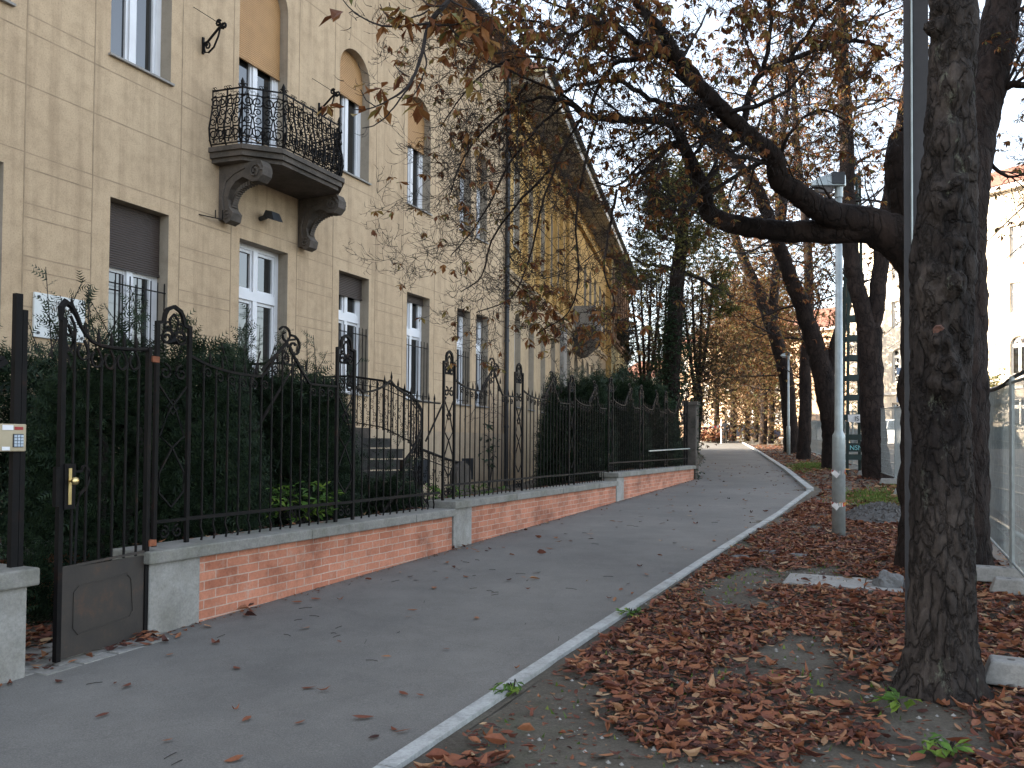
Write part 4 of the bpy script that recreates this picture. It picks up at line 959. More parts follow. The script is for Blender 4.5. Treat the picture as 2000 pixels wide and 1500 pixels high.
pB, rB = limb([W(1700, 448, 9), W(1620, 452, 9.1), W(1540, 452, 9.2), W(1480, 446, 9.3), W(1418, 434, 9.3), W(1382, 412, 9.2), W(1374, 372, 9.1), W(1348, 314, 9.0), W(1324, 262, 8.8), W(1300, 238, 8.7), W(1220, 234, 8.4), W(1152, 228, 8.1), W(1110, 200, 7.9), W(1060, 190, 7.8)],
             [.15, .13, .12, .115, .105, .095, .085, .072, .052, .042, .036, .03, .024, .016])
limbs = [(pA, rA), (pB, rB)]
def LB(pts, r0_, r1_=.012, d0=8.8, d1=8.2):
    n = len(pts); q = limb([W(x, y, d0+(d1-d0)*i/(n-1)) for i, (x, y) in enumerate(pts)], [r0_*.74, r1_*.8], 5, .3); limbs.append(q); return q
LB([(1378, 180), (1340, 120), (1290, 108), (1240, 116), (1205, 120), (1180, 150), (1160, 190), (1150, 235)], .05, .02, 8.0, 8.6)
LB([(1412, 216), (1370, 205), (1330, 215), (1280, 240), (1235, 278)], .035, .01, 8.1, 7.8)
LB([(1340, 146), (1290, 105), (1235, 75), (1200, 48), (1160, 45), (1120, 70), (1090, 120)], .05, .012, 7.8, 7.2)
LB([(1348, 292), (1310, 285), (1276, 318), (1242, 345), (1215, 380), (1222, 410)], .05, .01, 9, 9.4)
LB([(1330, 278), (1295, 285), (1262, 310), (1235, 338), (1200, 365), (1165, 355)], .035, .01, 8.9, 8.5)
LB([(1498, 294), (1450, 270), (1400, 262), (1360, 215), (1330, 210), (1270, 195), (1215, 160), (1140, 164), (1100, 180), (1070, 215)], .06, .015, 9.2, 8.6)
LB([(1452, 256), (1462, 190), (1490, 140), (1550, 115), (1620, 88), (1680, 80), (1740, 108)], .05, .02, 8.3, 8.0)
LB([(1490, 142), (1500, 90), (1505, 30), (1490, -30)], .035, .02, 8.3, 8)
LB([(1540, 118), (1580, 60), (1610, 20), (1660, -20)], .03, .012, 8.2, 8)
LB([(1514, 315), (1550, 250), (1600, 215), (1650, 235)], .03, .01, 8.6, 8.3)
LB([(1640, 430), (1610, 370), (1560, 365), (1530, 300)], .02, .008, 9, 9)
# pendulous outer limbs in front of the houses
E_ = [[(1152, 228), (1090, 180), (1020, 150), (950, 118), (900, 92), (870, 80)], [(1110, 200), (1050, 250), (995, 320), (955, 400), (915, 460), (880, 500)],
      [(1140, 225), (1095, 300), (1060, 400), (1035, 500), (1000, 580), (930, 610)], [(1165, 235), (1140, 330), (1125, 430), (1130, 540), (1110, 610), (1050, 650)],
      [(1090, 120), (1020, 110), (950, 140), (900, 190), (860, 250)], [(1060, 190), (1000, 210), (940, 260), (900, 320), (880, 380)], [(1205, 370), (1190, 450), (1180, 530), (1200, 600), (1160, 640)],
      [(1120, 70), (1040, 40), (960, 50), (900, 30)], [(1160, 45), (1060, 0), (980, -20)], [(1075, 330), (1010, 400), (960, 470), (940, 540), (900, 570)], [(1030, 160), (990, 230), (1000, 310), (1040, 380)]]
for i, q in enumerate(E_): LB(q, .019, .006, 8.1-.03*i, 7.5+.12*i)
LB([(1935, 190), (1962, 170), (1995, 165), (2040, 180)], .08, .03, 9.3, 9); LB([(1905, 290), (1950, 335), (1985, 345), (2040, 320)], .035, .01, 9.1, 8.8); LB([(1960, 40), (1990, 20), (2040, 20)], .05, .02, 9.5, 9)
tm.build('trunk', m_bark2, t2, smooth=True)
wd, lv = MB(), MB()
c2 = cfg(kids=[0, 6, 6, 4], leafp=.03, leaf=.085)
for i, (p, r_) in enumerate(limbs):
    outer = i >= 13 and i < 24
    if i == 0: branches_on(wd, lv, p, r_, 15, 1.4, cfg(kids=[0, 6, 6, 4], leafp=.035, leaf=.09), .42)
    elif i == 1: branches_on(wd, lv, p, r_, 11, 1.3, c2, .4)
    elif outer: branches_on(wd, lv, p, r_, 10, 1.05, cfg(kids=[0, 6, 5, 3], leafp=.025, leaf=.085, droop=[0, -.2, -.15, -.1], lift=[0, .15, .25, .3]), .12, rk=.6)
    else: branches_on(wd, lv, p, r_, 8, 1.1, c2, .3, rk=.55)
# unseen upper crown
for az, el in ((1.5, .9), (.3, .6), (2.4, 1.1), (4.5, .7), (5.5, .9)):
    d = np.array([math.cos(az)*math.cos(el), math.sin(az)*math.cos(el), math.sin(el)]); s0_ = W(1990, -300, 9.9)
    p, r_ = smooth([s0_, s0_+d*1.6, s0_+d*3.2+[0, 0, .4]], [.09, .05, .02], 6, .1); wd.tube(p, r_, 6); branches_on(wd, lv, p, r_, 7, 1.6, cfg(kids=[0, 5, 4, 0], leaflvl=2))
# tufts of leaves still held, each hanging from a twig
TV = np.array(wd.v); q_ = TV-EYE; dz_ = q_@fw; tx, ty = 1000+F*(q_@rt)/dz_, 830-F*(q_@up)/dz_
def tufts(mask, n, sz):
    ix = np.nonzero(mask)[0]
    for i in rng.choice(ix, min(n, len(ix)), replace=False): leafset(lv, TV[i], sz*rng.uniform(.7, 1.2), 5, .8)
tufts((ty < 150) & (ty > -60) & (tx > 860) & (tx < 1760), 950, .095)
tufts((abs(tx-1130) < 110) & (abs(ty-605) < 60), 130, .10)
tufts((abs(tx-955) < 80) & (abs(ty-235) < 50), 60, .09)
tufts((tx > 1910) & (ty < 330) & (ty > -40), 60, .09)
tufts((tx > 1150) & (tx < 1750) & (ty > 150) & (ty < 450), 260, .08)
finish(t2, wd, lv, m_leafb)

def street_tree(base, trunks, label, crowns, leafmat=m_leafb, name='chestnut_tree', group='street trees along the strip', bark=m_bark2, sides=14):
    t_ = thing(name, base, label, 'tree', group); tr, wd, lv = MB(), MB(), MB()
    for pts, rad, n, ln, c, tt in trunks:
        p, r_ = smooth(pts, rad, 7, .06); tr.tube(p, r_, sides)
        if n: branches_on(wd, lv, p, r_, n, ln, c, tt, rk=.45)
    for cx_, cy_, sx, sy, d, dd, n, sz in crowns:
        for _ in range(n): leafset(lv, W(rng.normal(cx_, sx), rng.normal(cy_, sy), d+rng.normal(0, dd)), sz, 4, .5)
    tr.build('trunk', bark, t_, smooth=True); wd.build('branches', m_twig, t_); lv.build('foliage', leafmat, t_); return t_
def PX(d, *q): return [W(x, y, d) for x, y in q]
cf = cfg(kids=[0, 5, 4, 2], rmin=.008, leaf=.16, leafp=.3, leaflvl=2)
b3 = G(1716, 936)
street_tree(b3, [(PX(23.5, (1717, 945), (1714, 930), (1708, 870), (1702, 780), (1700, 700), (1698, 640)), [.52, .42, .36, .33, .33, .34], 0, 0, cf, 0),
                 (PX(23.5, (1698, 660), (1682, 590), (1664, 520), (1656, 420), (1654, 300), (1650, 200), (1644, 90), (1642, -40), (1640, -200)), [.27, .24, .23, .22, .20, .18, .16, .14, .08], 22, 3.4, cf, .3),
                 (PX(23.5, (1702, 660), (1712, 590), (1721, 510), (1726, 440), (1745, 330), (1765, 200), (1790, 50)), [.24, .23, .22, .20, .16, .12, .06], 12, 3, cf, .35)],
            'forked dark chestnut trunk between the green lattice mast and the foreground trunk', [(1640, 120, 70, 100, 23, 1.5, 260, .17), (1730, 200, 60, 110, 23, 1.5, 160, .17)])
b4 = G(1625, 914)
street_tree(b4, [(PX(29, (1626, 925), (1625, 905), (1624, 850), (1618, 790), (1603, 715), (1578, 630), (1547, 550), (1522, 482), (1500, 425), (1478, 366), (1448, 328), (1412, 286), (1376, 256), (1340, 234), (1290, 212)), [.45, .36, .33, .36, .36, .30, .26, .24, .22, .20, .17, .15, .13, .10, .05], 30, 3.8, cf, .32),
                 (PX(29, (1612, 740), (1634, 670), (1650, 600), (1662, 520), (1664, 430), (1640, 330)), [.26, .22, .20, .18, .14, .06], 12, 3, cf, .4),
                 (PX(29, (1520, 480), (1530, 400), (1525, 300), (1540, 180), (1545, 60)), [.16, .14, .12, .08, .04], 12, 3.4, cf, .2)],
            'dark chestnut leaning far left, trunk hidden partly by the near lamp post', [(1480, 250, 90, 110, 29, 2, 380, .18), (1600, 540, 30, 60, 28.5, 1.5, 160, .18)])
b5 = G(1569, 899)
street_tree(b5, [(PX(36.3, (1569, 905), (1570, 880), (1573, 800), (1573, 720), (1578, 640), (1580, 560), (1575, 450), (1560, 330), (1552, 200), (1545, 60)), [.38, .30, .27, .25, .22, .20, .18, .15, .12, .05], 26, 4, cf, .3)],
            'slim knobbly trunk right of the leaning dark one', [(1560, 300, 50, 130, 36, 2, 300, .2), (1570, 620, 28, 60, 40, 2, 350, .2)], bark=m_bark2)
b6 = G(1546, 886)
street_tree(b6, [(PX(43.8, (1546, 892), (1545, 870), (1541, 800), (1532, 720), (1508, 640), (1478, 565), (1450, 500), (1428, 440), (1408, 370), (1390, 280)), [.50, .40, .38, .38, .34, .28, .24, .20, .16, .07], 26, 4.5, cf, .25),
                 (PX(43.8, (1508, 650), (1512, 580), (1518, 480), (1520, 380), (1512, 250), (1506, 120)), [.26, .24, .20, .17, .13, .06], 20, 4.2, cf, .15)],
            'dark leaning trunk beside the middle lamp post', [(1470, 420, 60, 100, 43, 2.5, 900, .2), (1470, 640, 70, 70, 47, 3, 1100, .24)])
cb = cfg(kids=[0, 6, 6, 0], rmin=.012, leaf=.24, leafp=.7, leaflvl=2, nl=4)
far = [((1505, 866), 58, .22, 'young trunk in the leaf carpet just past the middle lamp post', 9), ((1490, 868), 60, .26, 'trunk with brown crown right of the parked pale car', 9), ((1459, 861), 66, .24, 'trunk standing in front of the dark-bodied car', 9),
       ((1431, 861), 68, .30, 'broad trunk immediately right of the walking person', 10), ((1398, 857), 74, .26, 'distant trunk left of the walking person behind the tape', 10), ((1476, 862), 75, .2, 'thin distant trunk between two nearer ones in the brown grove', 8)]
for (x, y), d, r_, lab, h in far:
    b = G(x, y); b = np.array(b) if np.linalg.norm(b) < 90 else W(x, y, d); dd = float((b-EYE)@fw); hh = (y-560)/1600*dd*(h/9)
    pts = [b+[0, 0, -.3], b, b+[.1, 0, hh*.25], b+[-.1, 0, hh*.5], b+[.1, 0, hh*.8], b+[0, 0, hh]]
    street_tree(b, [(pts, [r_*1.3, r_*1.1, r_, r_*.9, r_*.6, r_*.2], 22, 3.6, cb, .25)], 'brown-leaved chestnut, '+lab, [(x, 670, 36, 80, dd, 3.0, 2100, .34)], m_leafbrown, group='distant trees at the end of the pavement')
# tall ivy-clad tree in the garden past the fence
bi = W(1312, 860, 28)
ti = thing('ivy_clad_tree', bi, 'tall tree with dark ivy on its trunk and yellow-green crown behind the fence end', 'tree')
tr, wd, lv, iv = MB(), MB(), MB(), MB()
pi_, ri_ = smooth(PX(28, (1308, 880), (1310, 800), (1314, 700), (1318, 620), (1326, 520), (1334, 440), (1332, 370), (1328, 320)), [.34, .30, .28, .27, .25, .20, .12, .05], 7, .06); tr.tube(pi_, ri_, 12)
cI = cfg(kids=[0, 6, 5, 0], rmin=.01, leaf=.14, leafp=.9, leaflvl=2, nl=5, more=.6)
branches_on(wd, lv, pi_, ri_, 22, 1.5, cI, .62)
for q in ([(1328, 530), (1290, 520), (1255, 515), (1235, 500)], [(1330, 530), (1370, 545), (1400, 565), (1430, 580)], [(1334, 450), (1300, 420), (1270, 400)], [(1334, 440), (1365, 400), (1385, 370)], [(1332, 400), (1310, 370), (1290, 350)]):
    p, r_ = smooth(PX(28, *q), [.09, .03], 5, .2); wd.tube(p, r_, 6); branches_on(wd, lv, p, r_, 7, 1.2, cI, .3)
for cx_, cy_, sx, sy, n in ((1300, 400, 32, 38, 1700), (1350, 360, 34, 30, 1300), (1265, 480, 20, 32, 700), (1385, 450, 28, 44, 1000), (1330, 480, 42, 28, 900)):
    for _ in range(n): leafset(lv, W(rng.normal(cx_, sx), rng.normal(cy_, sy), 28+rng.normal(0, .9)), .10, 4, .4)
for _ in range(2600):
    y = rng.uniform(560, 800); hw = np.interp(y, [560, 620, 700, 800], [14, 26, 36, 48]); leafset(iv, W(1316-(y-560)*.02+rng.normal(0, hw*.5), y, 28+rng.normal(0, .35)), .13, 3, .3)
tr.build('trunk', m_bark2, ti, smooth=True); wd.build('branches', m_twig, ti); lv.build('foliage', m_leafyel, ti); iv.build('ivy', m_ivy, ti)
# thin leafy trees between the villa and the ivy tree
for x, y0_, d, lab, n in ((1262, 860, 44, 'thin multi-stemmed tree with sparse leaves beside the villa corner', 12), (1292, 860, 52, 'thin pale-leaved tree glimpsed behind the ivy trunk', 12), (1362, 860, 40, 'orange-brown tree overhanging the pavement beyond the fence end', 16)):
    b = W(x, y0_, d); trs = []
    for k in range(4): trs.append((PX(d, (x, y0_+5), (x+rng.uniform(-8, 8), 780), (x+(k-1.5)*9, 700), (x+(k-1.5)*17, 600), (x+(k-1.5)*22, 530)), [.12, .10, .08, .06, .02], n, 2.8, cfg(kids=[0, 5, 4, 0], rmin=.012, leaf=.2, leafp=.5, leaflvl=2, nl=4), .1))
    street_tree(b, trs, lab, [(x, 700, 34, 75, d, 1.5, 1100 if x > 1350 else 520, .17)], m_leafbrown if x != 1292 else m_leafyel, 'leafy_tree', 'trees behind the garden fence')

# ================================================================ HEDGES AND PLANTS
def sprig(mb, p, d, L_, w_=.018):
    d = d/np.linalg.norm(d); s_ = np.cross(d, rng.normal(0, 1, 3)); s_ /= np.linalg.norm(s_); u = np.cross(s_, d)
    k = 5
    for i in range(k):
        q = p+d*L_*i/k; w2 = w_*(1.1-.5*i/k)*2.2
        for sg in (1, -1):
            t = q+(s_*sg*.9+d*.6+u*rng.uniform(-.3, .3))*w2; o = len(mb.v); h = d*w2*.18
            mb.v += [tuple(q-h), tuple(q+h), tuple(t)]; mb.f.append((o, o+1, o+2)); mb.m.append(0)
def bush(label, cy_, cx_, z0, ztop, ly, lx, n, mat, name='yew_bush', sp=.16, spikes=20, w_=.022):
    b = thing(name, (cx_, cy_, z0), label, 'bush'); f, st_ = MB(), MB()
    for _ in range(n):
        a = rng.uniform(0, 6.28); r_ = rng.uniform(.55, 1)**.5; h = rng.uniform(0, 1)
        prof = (1-.35*h**2.2); x = cx_+math.cos(a)*lx*r_*prof; y = cy_+math.sin(a)*ly*r_*prof
        z = z0+h*(ztop-z0)*(.80+.20*mnoise.noise((x*1.3, y*1.3, 2))+.12*mnoise.noise((x*4, y*4, 2)))
        d = np.array([math.cos(a), math.sin(a), rng.uniform(-.2, 1.0)]); sprig(f, np.array([x, y, z]), d+rng.normal(0, .3, 3), sp*rng.uniform(.7, 1.4), w_)
    for _ in range(spikes):
        a = rng.uniform(0, 6.28); x = cx_+math.cos(a)*lx*.5*rng.random(); y = cy_+rng.uniform(-.9, .9)*ly; p = np.array([x, y, z0+(ztop-z0)*.75]); d = np.array([rng.normal(0, .4), rng.normal(0, .4), 1]); L_ = rng.uniform(.4, .85)
        d /= np.linalg.norm(d); st_.tube([p, p+d*L_], [.008, .003], 3)
        for k in range(12): 
            q = p+d*L_*(.2+.8*k/12); sd = np.cross(d, rng.normal(0, 1, 3)); sd /= np.linalg.norm(sd); sprig(f, q, sd+d*.6, .13, .02)
    for _ in range(12):
        y = cy_+rng.uniform(-.7, .7)*ly; x = cx_+rng.uniform(-.4, .4)*lx; st_.tube([(x, y, z0-.1), (x+rng.normal(0, .15), y+rng.normal(0, .2), z0+(ztop-z0)*.5), (x+rng.normal(0, .3), y+rng.normal(0, .3), ztop*.85)], [.035, .025, .008], 5)
    # dense shaded heart of dead twigs
    core = MB(); 
    for _ in range(int(n*.25)):
        a = rng.uniform(0, 6.28); r_ = rng.uniform(0, .6); h = rng.uniform(0, .78); sprig(f, np.array([cx_+math.cos(a)*lx*r_, cy_+math.sin(a)*ly*r_, z0+h*(ztop-z0)]), rng.normal(0, 1, 3), sp*1.6, w_*2)
    st_.build('stems', m_twig, b); f.build('foliage', mat, b); return b
bush('big dark yew left of the gate behind the intercom', 4.5, -7.7, .1, 2.95, 1.7, .7, 8500, m_yew)
bush('big dark yew directly behind the nearest fence stretch', 5.6, -6.3, .1, 3.0, 1.35, .7, 9500, m_yew)
bush('wide dark yew spreading behind the lyre fence post before the steps', 7.65, -6.6, .15, 2.9, 1.25, .8, 9500, m_yew)
bush('dark evergreen bush rising over the middle fence crests', 17.6, -6.5, .4, 3.5, 1.2, .8, 6500, m_yew, sp=.2, w_=.03)
bush('dark evergreen bush behind the farthest fence stretch', 19.7, -6.4, .5, 3.75, 1.4, .9, 7000, m_yew, sp=.22, w_=.035)
bush('dense dark evergreen closing the fence end', 22.0, -6.3, .55, 3.75, 1.5, .9, 7500, m_yew, sp=.24, w_=.04)
bush('dark evergreen mass at the corner under the ivy tree', 26.5, -7.6, .6, 3.9, 2.4, 1.3, 7000, m_ivy, sp=.26, w_=.05)
bush('low dark shrub in front of the curved garden steps', 9.15, -6.05, .2, 1.25, .75, .35, 2200, m_yew, spikes=6)
def leafy_plant(label, p, h, r_, n, sz, mat=m_green, name='garden_plant', cat='plant'):
    b = thing(name, p, label, cat); f, s_ = MB(), MB()
    for _ in range(n):
        a = rng.uniform(0, 6.28); q = np.array(p)+[math.cos(a)*r_*rng.random(), math.sin(a)*r_*rng.random(), h*rng.uniform(.3, 1)]; leafset(f, q, sz, 3, .1)
        if rng.random() < .4: s_.tube([p, (np.array(p)+q)/2+[0, 0, .05], q], [.006, .004, .002], 3)
    s_.build('stems', m_twig, b); f.build('leaves', mat, b); return b
leafy_plant('bright green leafy shrub at the foot of the yew behind the coping', (-5.75, 7.0, .65), .5, .5, 90, .13)
leafy_plant('low green plants behind the coping below the handrail', (-5.75, 10.3, .35), .65, .45, 90, .11)
leafy_plant('low green plants at the beige wall foot', (-6.3, 12.2, .4), .5, .7, 90, .11)
leafy_plant('leafy rose stem climbing the crest of the middle fence', (-5.45, 11.0, .9), 1.05, .12, 26, .11, m_ivy, 'climbing_rose')
leafy_plant('green trailing plants on the villa loggia ledge', (WO2[0]+YE[0]*24+YN[0]*.3, WO2[1]+YE[1]*24+YN[1]*.3, 6.9), 1.5, .8, 220, .25, m_ivy, 'ledge_plant')
leafy_plant('second bunch of green trailing plants farther along the villa ledge', (WO2[0]+YE[0]*27.5+YN[0]*.3, WO2[1]+YE[1]*27.5+YN[1]*.3, 6.2), 1.4, .8, 220, .25, m_ivy, 'ledge_plant')
lt = thing('garden_lantern', (-5.9, 10.9, .29), 'dark round-topped stone marker among the plants behind the fence', 'garden ornament')
m = MB(); m.add([(-5.9+dx, y, z) for dx in (-.06, .06) for y, z in ((10.7, .2), (11.15, .2), (11.15, 1.15), (11.1, 1.25), (10.92, 1.33), (10.75, 1.25), (10.7, 1.15))], [(6, 5, 4, 3, 2, 1, 0), (7, 8, 9, 10, 11, 12, 13)]+[(i, (i+1) % 7, 7+(i+1) % 7, 7+i) for i in range(7)])
m.build('stone', m_stone, lt); 
# weeds in the strip
for x, y, h, lab in ((1752, 1392, .10, 'small broad-leaved weed in the leaves before the big trunk'), (1852, 1480, .09, 'low green weed at the bottom right of the leaf carpet'), (1003, 1352, .07, 'tiny weed growing against the white kerb'), (1235, 1205, .05, 'tuft of green at the kerb farther up')):
    g = G(x, y); leafy_plant(lab, tuple(g), h, .09, 9, .09, m_green, 'weed', 'weed')
# grass patches
m = MB()
def blade(x, y, h):
    z = gz(y)-.01; a = rng.uniform(0, 6.28); dx, dy = math.cos(a)*.012, math.sin(a)*.012; lx_, ly_ = rng.normal(0, .3, 2)*h
    o = len(m.v); m.v += [(x-dx, y-dy, z), (x+dx, y+dy, z), (x+lx_, y+ly_, z+h)]; m.f.append((o, o+1, o+2)); m.m.append(0)
for cx_, cy_, sx, sy, n in ((-2.6, 32.5, .55, 1.6, 5000), (-.35, 19.3, .5, 1.5, 2600), (-.2, 16.9, .3, .6, 1200), (-2.9, 31, .6, 5, 1500), (.5, 22, .6, 3, 1500)):
    for _ in range(n):
        x, y = rng.normal(cx_, sx*.6), rng.normal(cy_, sy*.6)
        if x > np.interp(y, [9.43, 20.69, 39, 70], [-1.85, -1.4, -4.9, -11.1]): blade(x, y, rng.uniform(.03, .09))
for _ in range(900): blade(rng.uniform(-1.9, 1), rng.uniform(3, 12), rng.uniform(.02, .04))
tag(m.build('grass', m_grass), 'patches of short green grass on the strip beneath the trees', 'grass', None, 'stuff')
# ================================================================ FALLEN LEAVES
def litter_leaf(mb, x, y, z, L_, yaw, lay):
    d = np.array([math.cos(yaw), math.sin(yaw), rng.normal(0, .16*lay)]); s_ = np.array([-math.sin(yaw), math.cos(yaw), rng.normal(0, .30*lay)]); u = np.array([0, 0, 1.0])
    w_ = L_*rng.uniform(.13, .28); fl_ = rng.random() < .4; cup = rng.normal(.05, .12) if fl_ else rng.normal(.2, .65); curl = rng.normal(.05, .15) if fl_ else rng.normal(.25, .6); p = np.array([x, y, z]); o = len(mb.v)
    for t, ww, lift in ((-.5, .12, curl*.25), (-.15, .85, 0), (.2, 1.0, .0), (.5, .05, curl*.3)):
        c = p+d*L_*t+u*max(0, L_*lift)
        for sg in (-1, 0, 1): 
            q = c+s_*sg*w_*ww*(1-.25*abs(cup))+u*(abs(sg)*w_*ww*cup); mb.v.append((q[0], q[1], max(q[2], z-.006)))
    for r_ in range(3):
        for c in range(2): a = o+r_*3+c; mb.f.append((a, a+1, a+4, a+3)); mb.m.append(0)
m = MB()
def dens(x, y):
    v = mnoise.noise((x*1.1+3, y*.8, 1.7))+.5*mnoise.noise((x*2.6, y*2.2, 5))
    near = np.interp(y, [2.0, 3.3, 4.3, 6.0], [-.45, -.30, .05, .5]); left = np.interp(x-np.interp(y, [0, 20], [-2.1, -1.5]), [0, .9], [-.22, 0]) if y < 4.6 else 0
    if y > 17: near = .55
    return v*1.55+.24+near+left
cnt = 0; SLAB = (-1.0, .35, 8.5, 9.3)
for _ in range(200000):
    u = rng.random(); y = 2.2+15*u**1.25 if rng.random() < .72 else 14+48*rng.random()**1.6; x = rng.uniform(-2.1, 2.4)+bendx(y)
    kx = np.interp(y, [1.5, 9.43, 20.69, 39, 70], [-2.02, -1.9, -1.48, -5.0, -11.2])
    if x < kx+.02: continue
    if dens(x, y)+rng.normal(0, .16) < .25 and rng.random() > .035: continue
    if SLAB[0] < x < SLAB[1] and SLAB[2] < y < SLAB[3] and rng.random() < .93: continue
    if y > 17 and x-bendx(y) > 1.3: continue
    lay = 1.0; L_ = (rng.uniform(.035, .085) if rng.random() < .8 else rng.uniform(.085, .13))*(1.4 if y > 17 else 1); z = max(soilz(x, y), gz(y)-.02)+rng.uniform(.006, .035)
    litter_leaf(m, x, y, z, L_, rng.uniform(0, 6.28), lay); cnt += 1
    if cnt > 56000: break
print('litter', cnt)
for _ in range(5200):
    y = 2.3+8*rng.random()**1.4; x = rng.uniform(-2.0, 2.2); litter_leaf(m, x, y, soilz(x, y)+.004, rng.uniform(.012, .045), rng.uniform(0, 6.28), .6)
tag(m.build('leaf_litter', m_litter), 'thick carpet of fallen brown chestnut leaves on the strip', 'fallen leaves', None, 'stuff')
m = MB()
for _ in range(330):
    y = 3.0+30*rng.random()**1.2; xr = np.interp(y, [3, 20.7, 33], [-2.25, -1.8, -4.2]); xl = np.interp(y, [3, 23, 33], [-5.0, -5.0, -6.5])
    t = rng.random(); x = xr-(xr-xl)*(t**1.6 if rng.random() < .55 else 1-t**3); litter_leaf(m, x, y, gz(y)+.014, rng.uniform(.05, .12), rng.uniform(0, 6.28), .5)
for _ in range(900):
    y = rng.uniform(4.5, 23.2); litter_leaf(m, -5.085+abs(rng.normal(0, .05)), y, gz(y)+.006, rng.uniform(.01, .04), rng.uniform(0, 6.28), .8)
for cx_, cy_, n in ((-5.15, 4.35, 60), (-5.0, 4.55, 14), (-5.9, 4.0, 320), (-4.9, 5.4, 10), (-5.0, 9.3, 15), (-5.3, 3.6, 40)):
    for _ in range(n): x, y = rng.normal(cx_, .12 if n < 100 else .3), rng.normal(cy_, .12 if n < 100 else .3); litter_leaf(m, x, y, gz(y)+rng.uniform(.01, .05), rng.uniform(.05, .12), rng.uniform(0, 6.28), 1)
for _ in range(260): y = rng.uniform(4.6, 23); litter_leaf(m, rng.normal(-5.38, .05), y, (.77 if y < 9.23 else .86 if y < 16.1 else 1.025)+.01, .05, rng.uniform(0, 6.28), .4)
tag(m.build('scattered_leaves', m_litter), 'scattered curled brown leaves on the asphalt, in the gateway and along the coping', 'fallen leaves', None, 'stuff')
m = MB()
for _ in range(60):
    y = 2.8+14*rng.random()**1.4; x = rng.uniform(-4.9, -1.9); a = rng.uniform(-.6, .6)+(0 if rng.random() < .5 else 1.5); L_ = rng.uniform(.04, .13)
    m.tube([(x, y, gz(y)+.006), (x+math.cos(a)*L_*.5, y+math.sin(a)*L_*.5+.01, gz(y)+.008), (x+math.cos(a)*L_, y+math.sin(a)*L_, gz(y)+.007)], .0022, 3)
tag(m.build('fallen_stalks', m_twig), 'thin fallen leaf stalks scattered over the asphalt', 'stalks', None, 'stuff')
m = MB()
for _ in range(1300):
    x, y = rng.uniform(-2, 2.2), 2.2+11*rng.random()**1.5; r_ = rng.uniform(.004, .016); z = soilz(x, y); o = len(m.v)
    m.v += [(x-r_, y, z), (x, y-r_, z), (x+r_, y, z), (x, y+r_, z), (x, y, z+r_*.9)]; m.f += [(o, o+1, o+4), (o+1, o+2, o+4), (o+2, o+3, o+4), (o+3, o, o+4)]; m.m += [0]*4
tag(m.build('gravel', m_pier), 'small pale stones and crumbs on the bare soil', 'gravel', None, 'stuff')
# slab and stones
sb = thing('concrete_slab', (-.4, 8.9, .22), 'grey concrete cover slabs lying flush among the leaves', 'slab')
for x0, x1, y0, y1 in ((-.98, -.24, 8.55, 9.22), (-.23, .33, 8.5, 9.12)):
    m = MB(); m.box(x0, x1, y0, y1, .19, .245); bevel(m.build('slab', m_pier, sb), .01)
def rock(name, p, s, label, mat=m_stone, seed=0, cat='stone', flat=.6):
    m = MB(); n, k = 26, 16
    for i in range(k+1):
        ph = math.pi*i/k
        for j in range(n):
            th = 2*math.pi*j/n; d = np.array([math.sin(ph)*math.cos(th), math.sin(ph)*math.sin(th), math.cos(ph)])
            r_ = 1+.35*mnoise.noise(Vector(d*1.5+seed))+.12*mnoise.noise(Vector(d*5+seed)); q = d*r_*np.array(s); m.v.append((p[0]+q[0], p[1]+q[1], p[2]+max(q[2], -.05)))
    for i in range(k):
        for j in range(n): m.f.append((i*n+j, i*n+(j+1) % n, (i+1)*n+(j+1) % n, (i+1)*n+j)); m.m.append(0)
    return tag(m.build(name, mat), label, cat)
m_rock = concrete('grey_rock', (.15, .15, .15), (.07, .055, .04), .5)
rock('rock', G(1738, 1148)+[0, 0, .04], (.13, .11, .13), 'angular blue-grey stone on the slab beside the trunk', m_rock, 3)
rock('rock', G(1790, 1152)+[0, 0, .02], (.14, .08, .06), 'flat end of grey stone just left of the trunk behind the first', m_rock, 9)
for i, (x, y, s_) in enumerate(((1450, 1088, .10), (1500, 1078, .12), (1560, 1085, .09), (1620, 1070, .14), (1690, 1075, .12))):
    rock('stone_edging', G(x, y)+[0, 0, -.01], (s_*1.3, s_*.6, .035), ['small half-buried stone nearest the kerb in the row across the leaves', 'second half-buried stone from the kerb in the row across the leaves', 'middle half-buried stone of the row across the leaves', 'fourth half-buried stone from the kerb, before the lamp post', 'last half-buried stone of the row toward the trunk'][i], m_rock, i, 'stone')
# rubble heap
m_rubble = concrete('rubble', (.085, .08, .075), (.05, .035, .025), .6, 9)
m = MB()
for _ in range(420):
    a, r_ = rng.uniform(0, 6.28), rng.random()**.6; x, y = -.12+math.cos(a)*r_*.62, 15.2+math.sin(a)*r_*.9; z = gz(y)+.20*(1-r_*r_); s_ = rng.uniform(.02, .07); b = rng.normal(0, 1, (6, 3)); b /= np.linalg.norm(b, axis=1)[:, None]
    q = np.array([[1, 0, 0], [-1, 0, 0], [0, 1, 0], [0, -1, 0], [0, 0, 1], [0, 0, -1]])*s_+b*s_*.4+[x, y, z]; m.add(q, [(0, 2, 4), (2, 1, 4), (1, 3, 4), (3, 0, 4), (2, 0, 5), (1, 2, 5), (3, 1, 5), (0, 3, 5)])
hp = []
for i in range(7):
    for j in range(18): a = 2*math.pi*j/18; r_ = i/6; hp.append((-.12+math.cos(a)*r_*.68, 15.2+math.sin(a)*r_*.95, gz(15.2)-.02+.2*(1-r_*r_)+.02*rng.random()))
m.add(hp, [(i*18+j, i*18+(j+1) % 18, (i+1)*18+(j+1) % 18, (i+1)*18+j) for i in range(6) for j in range(18)])
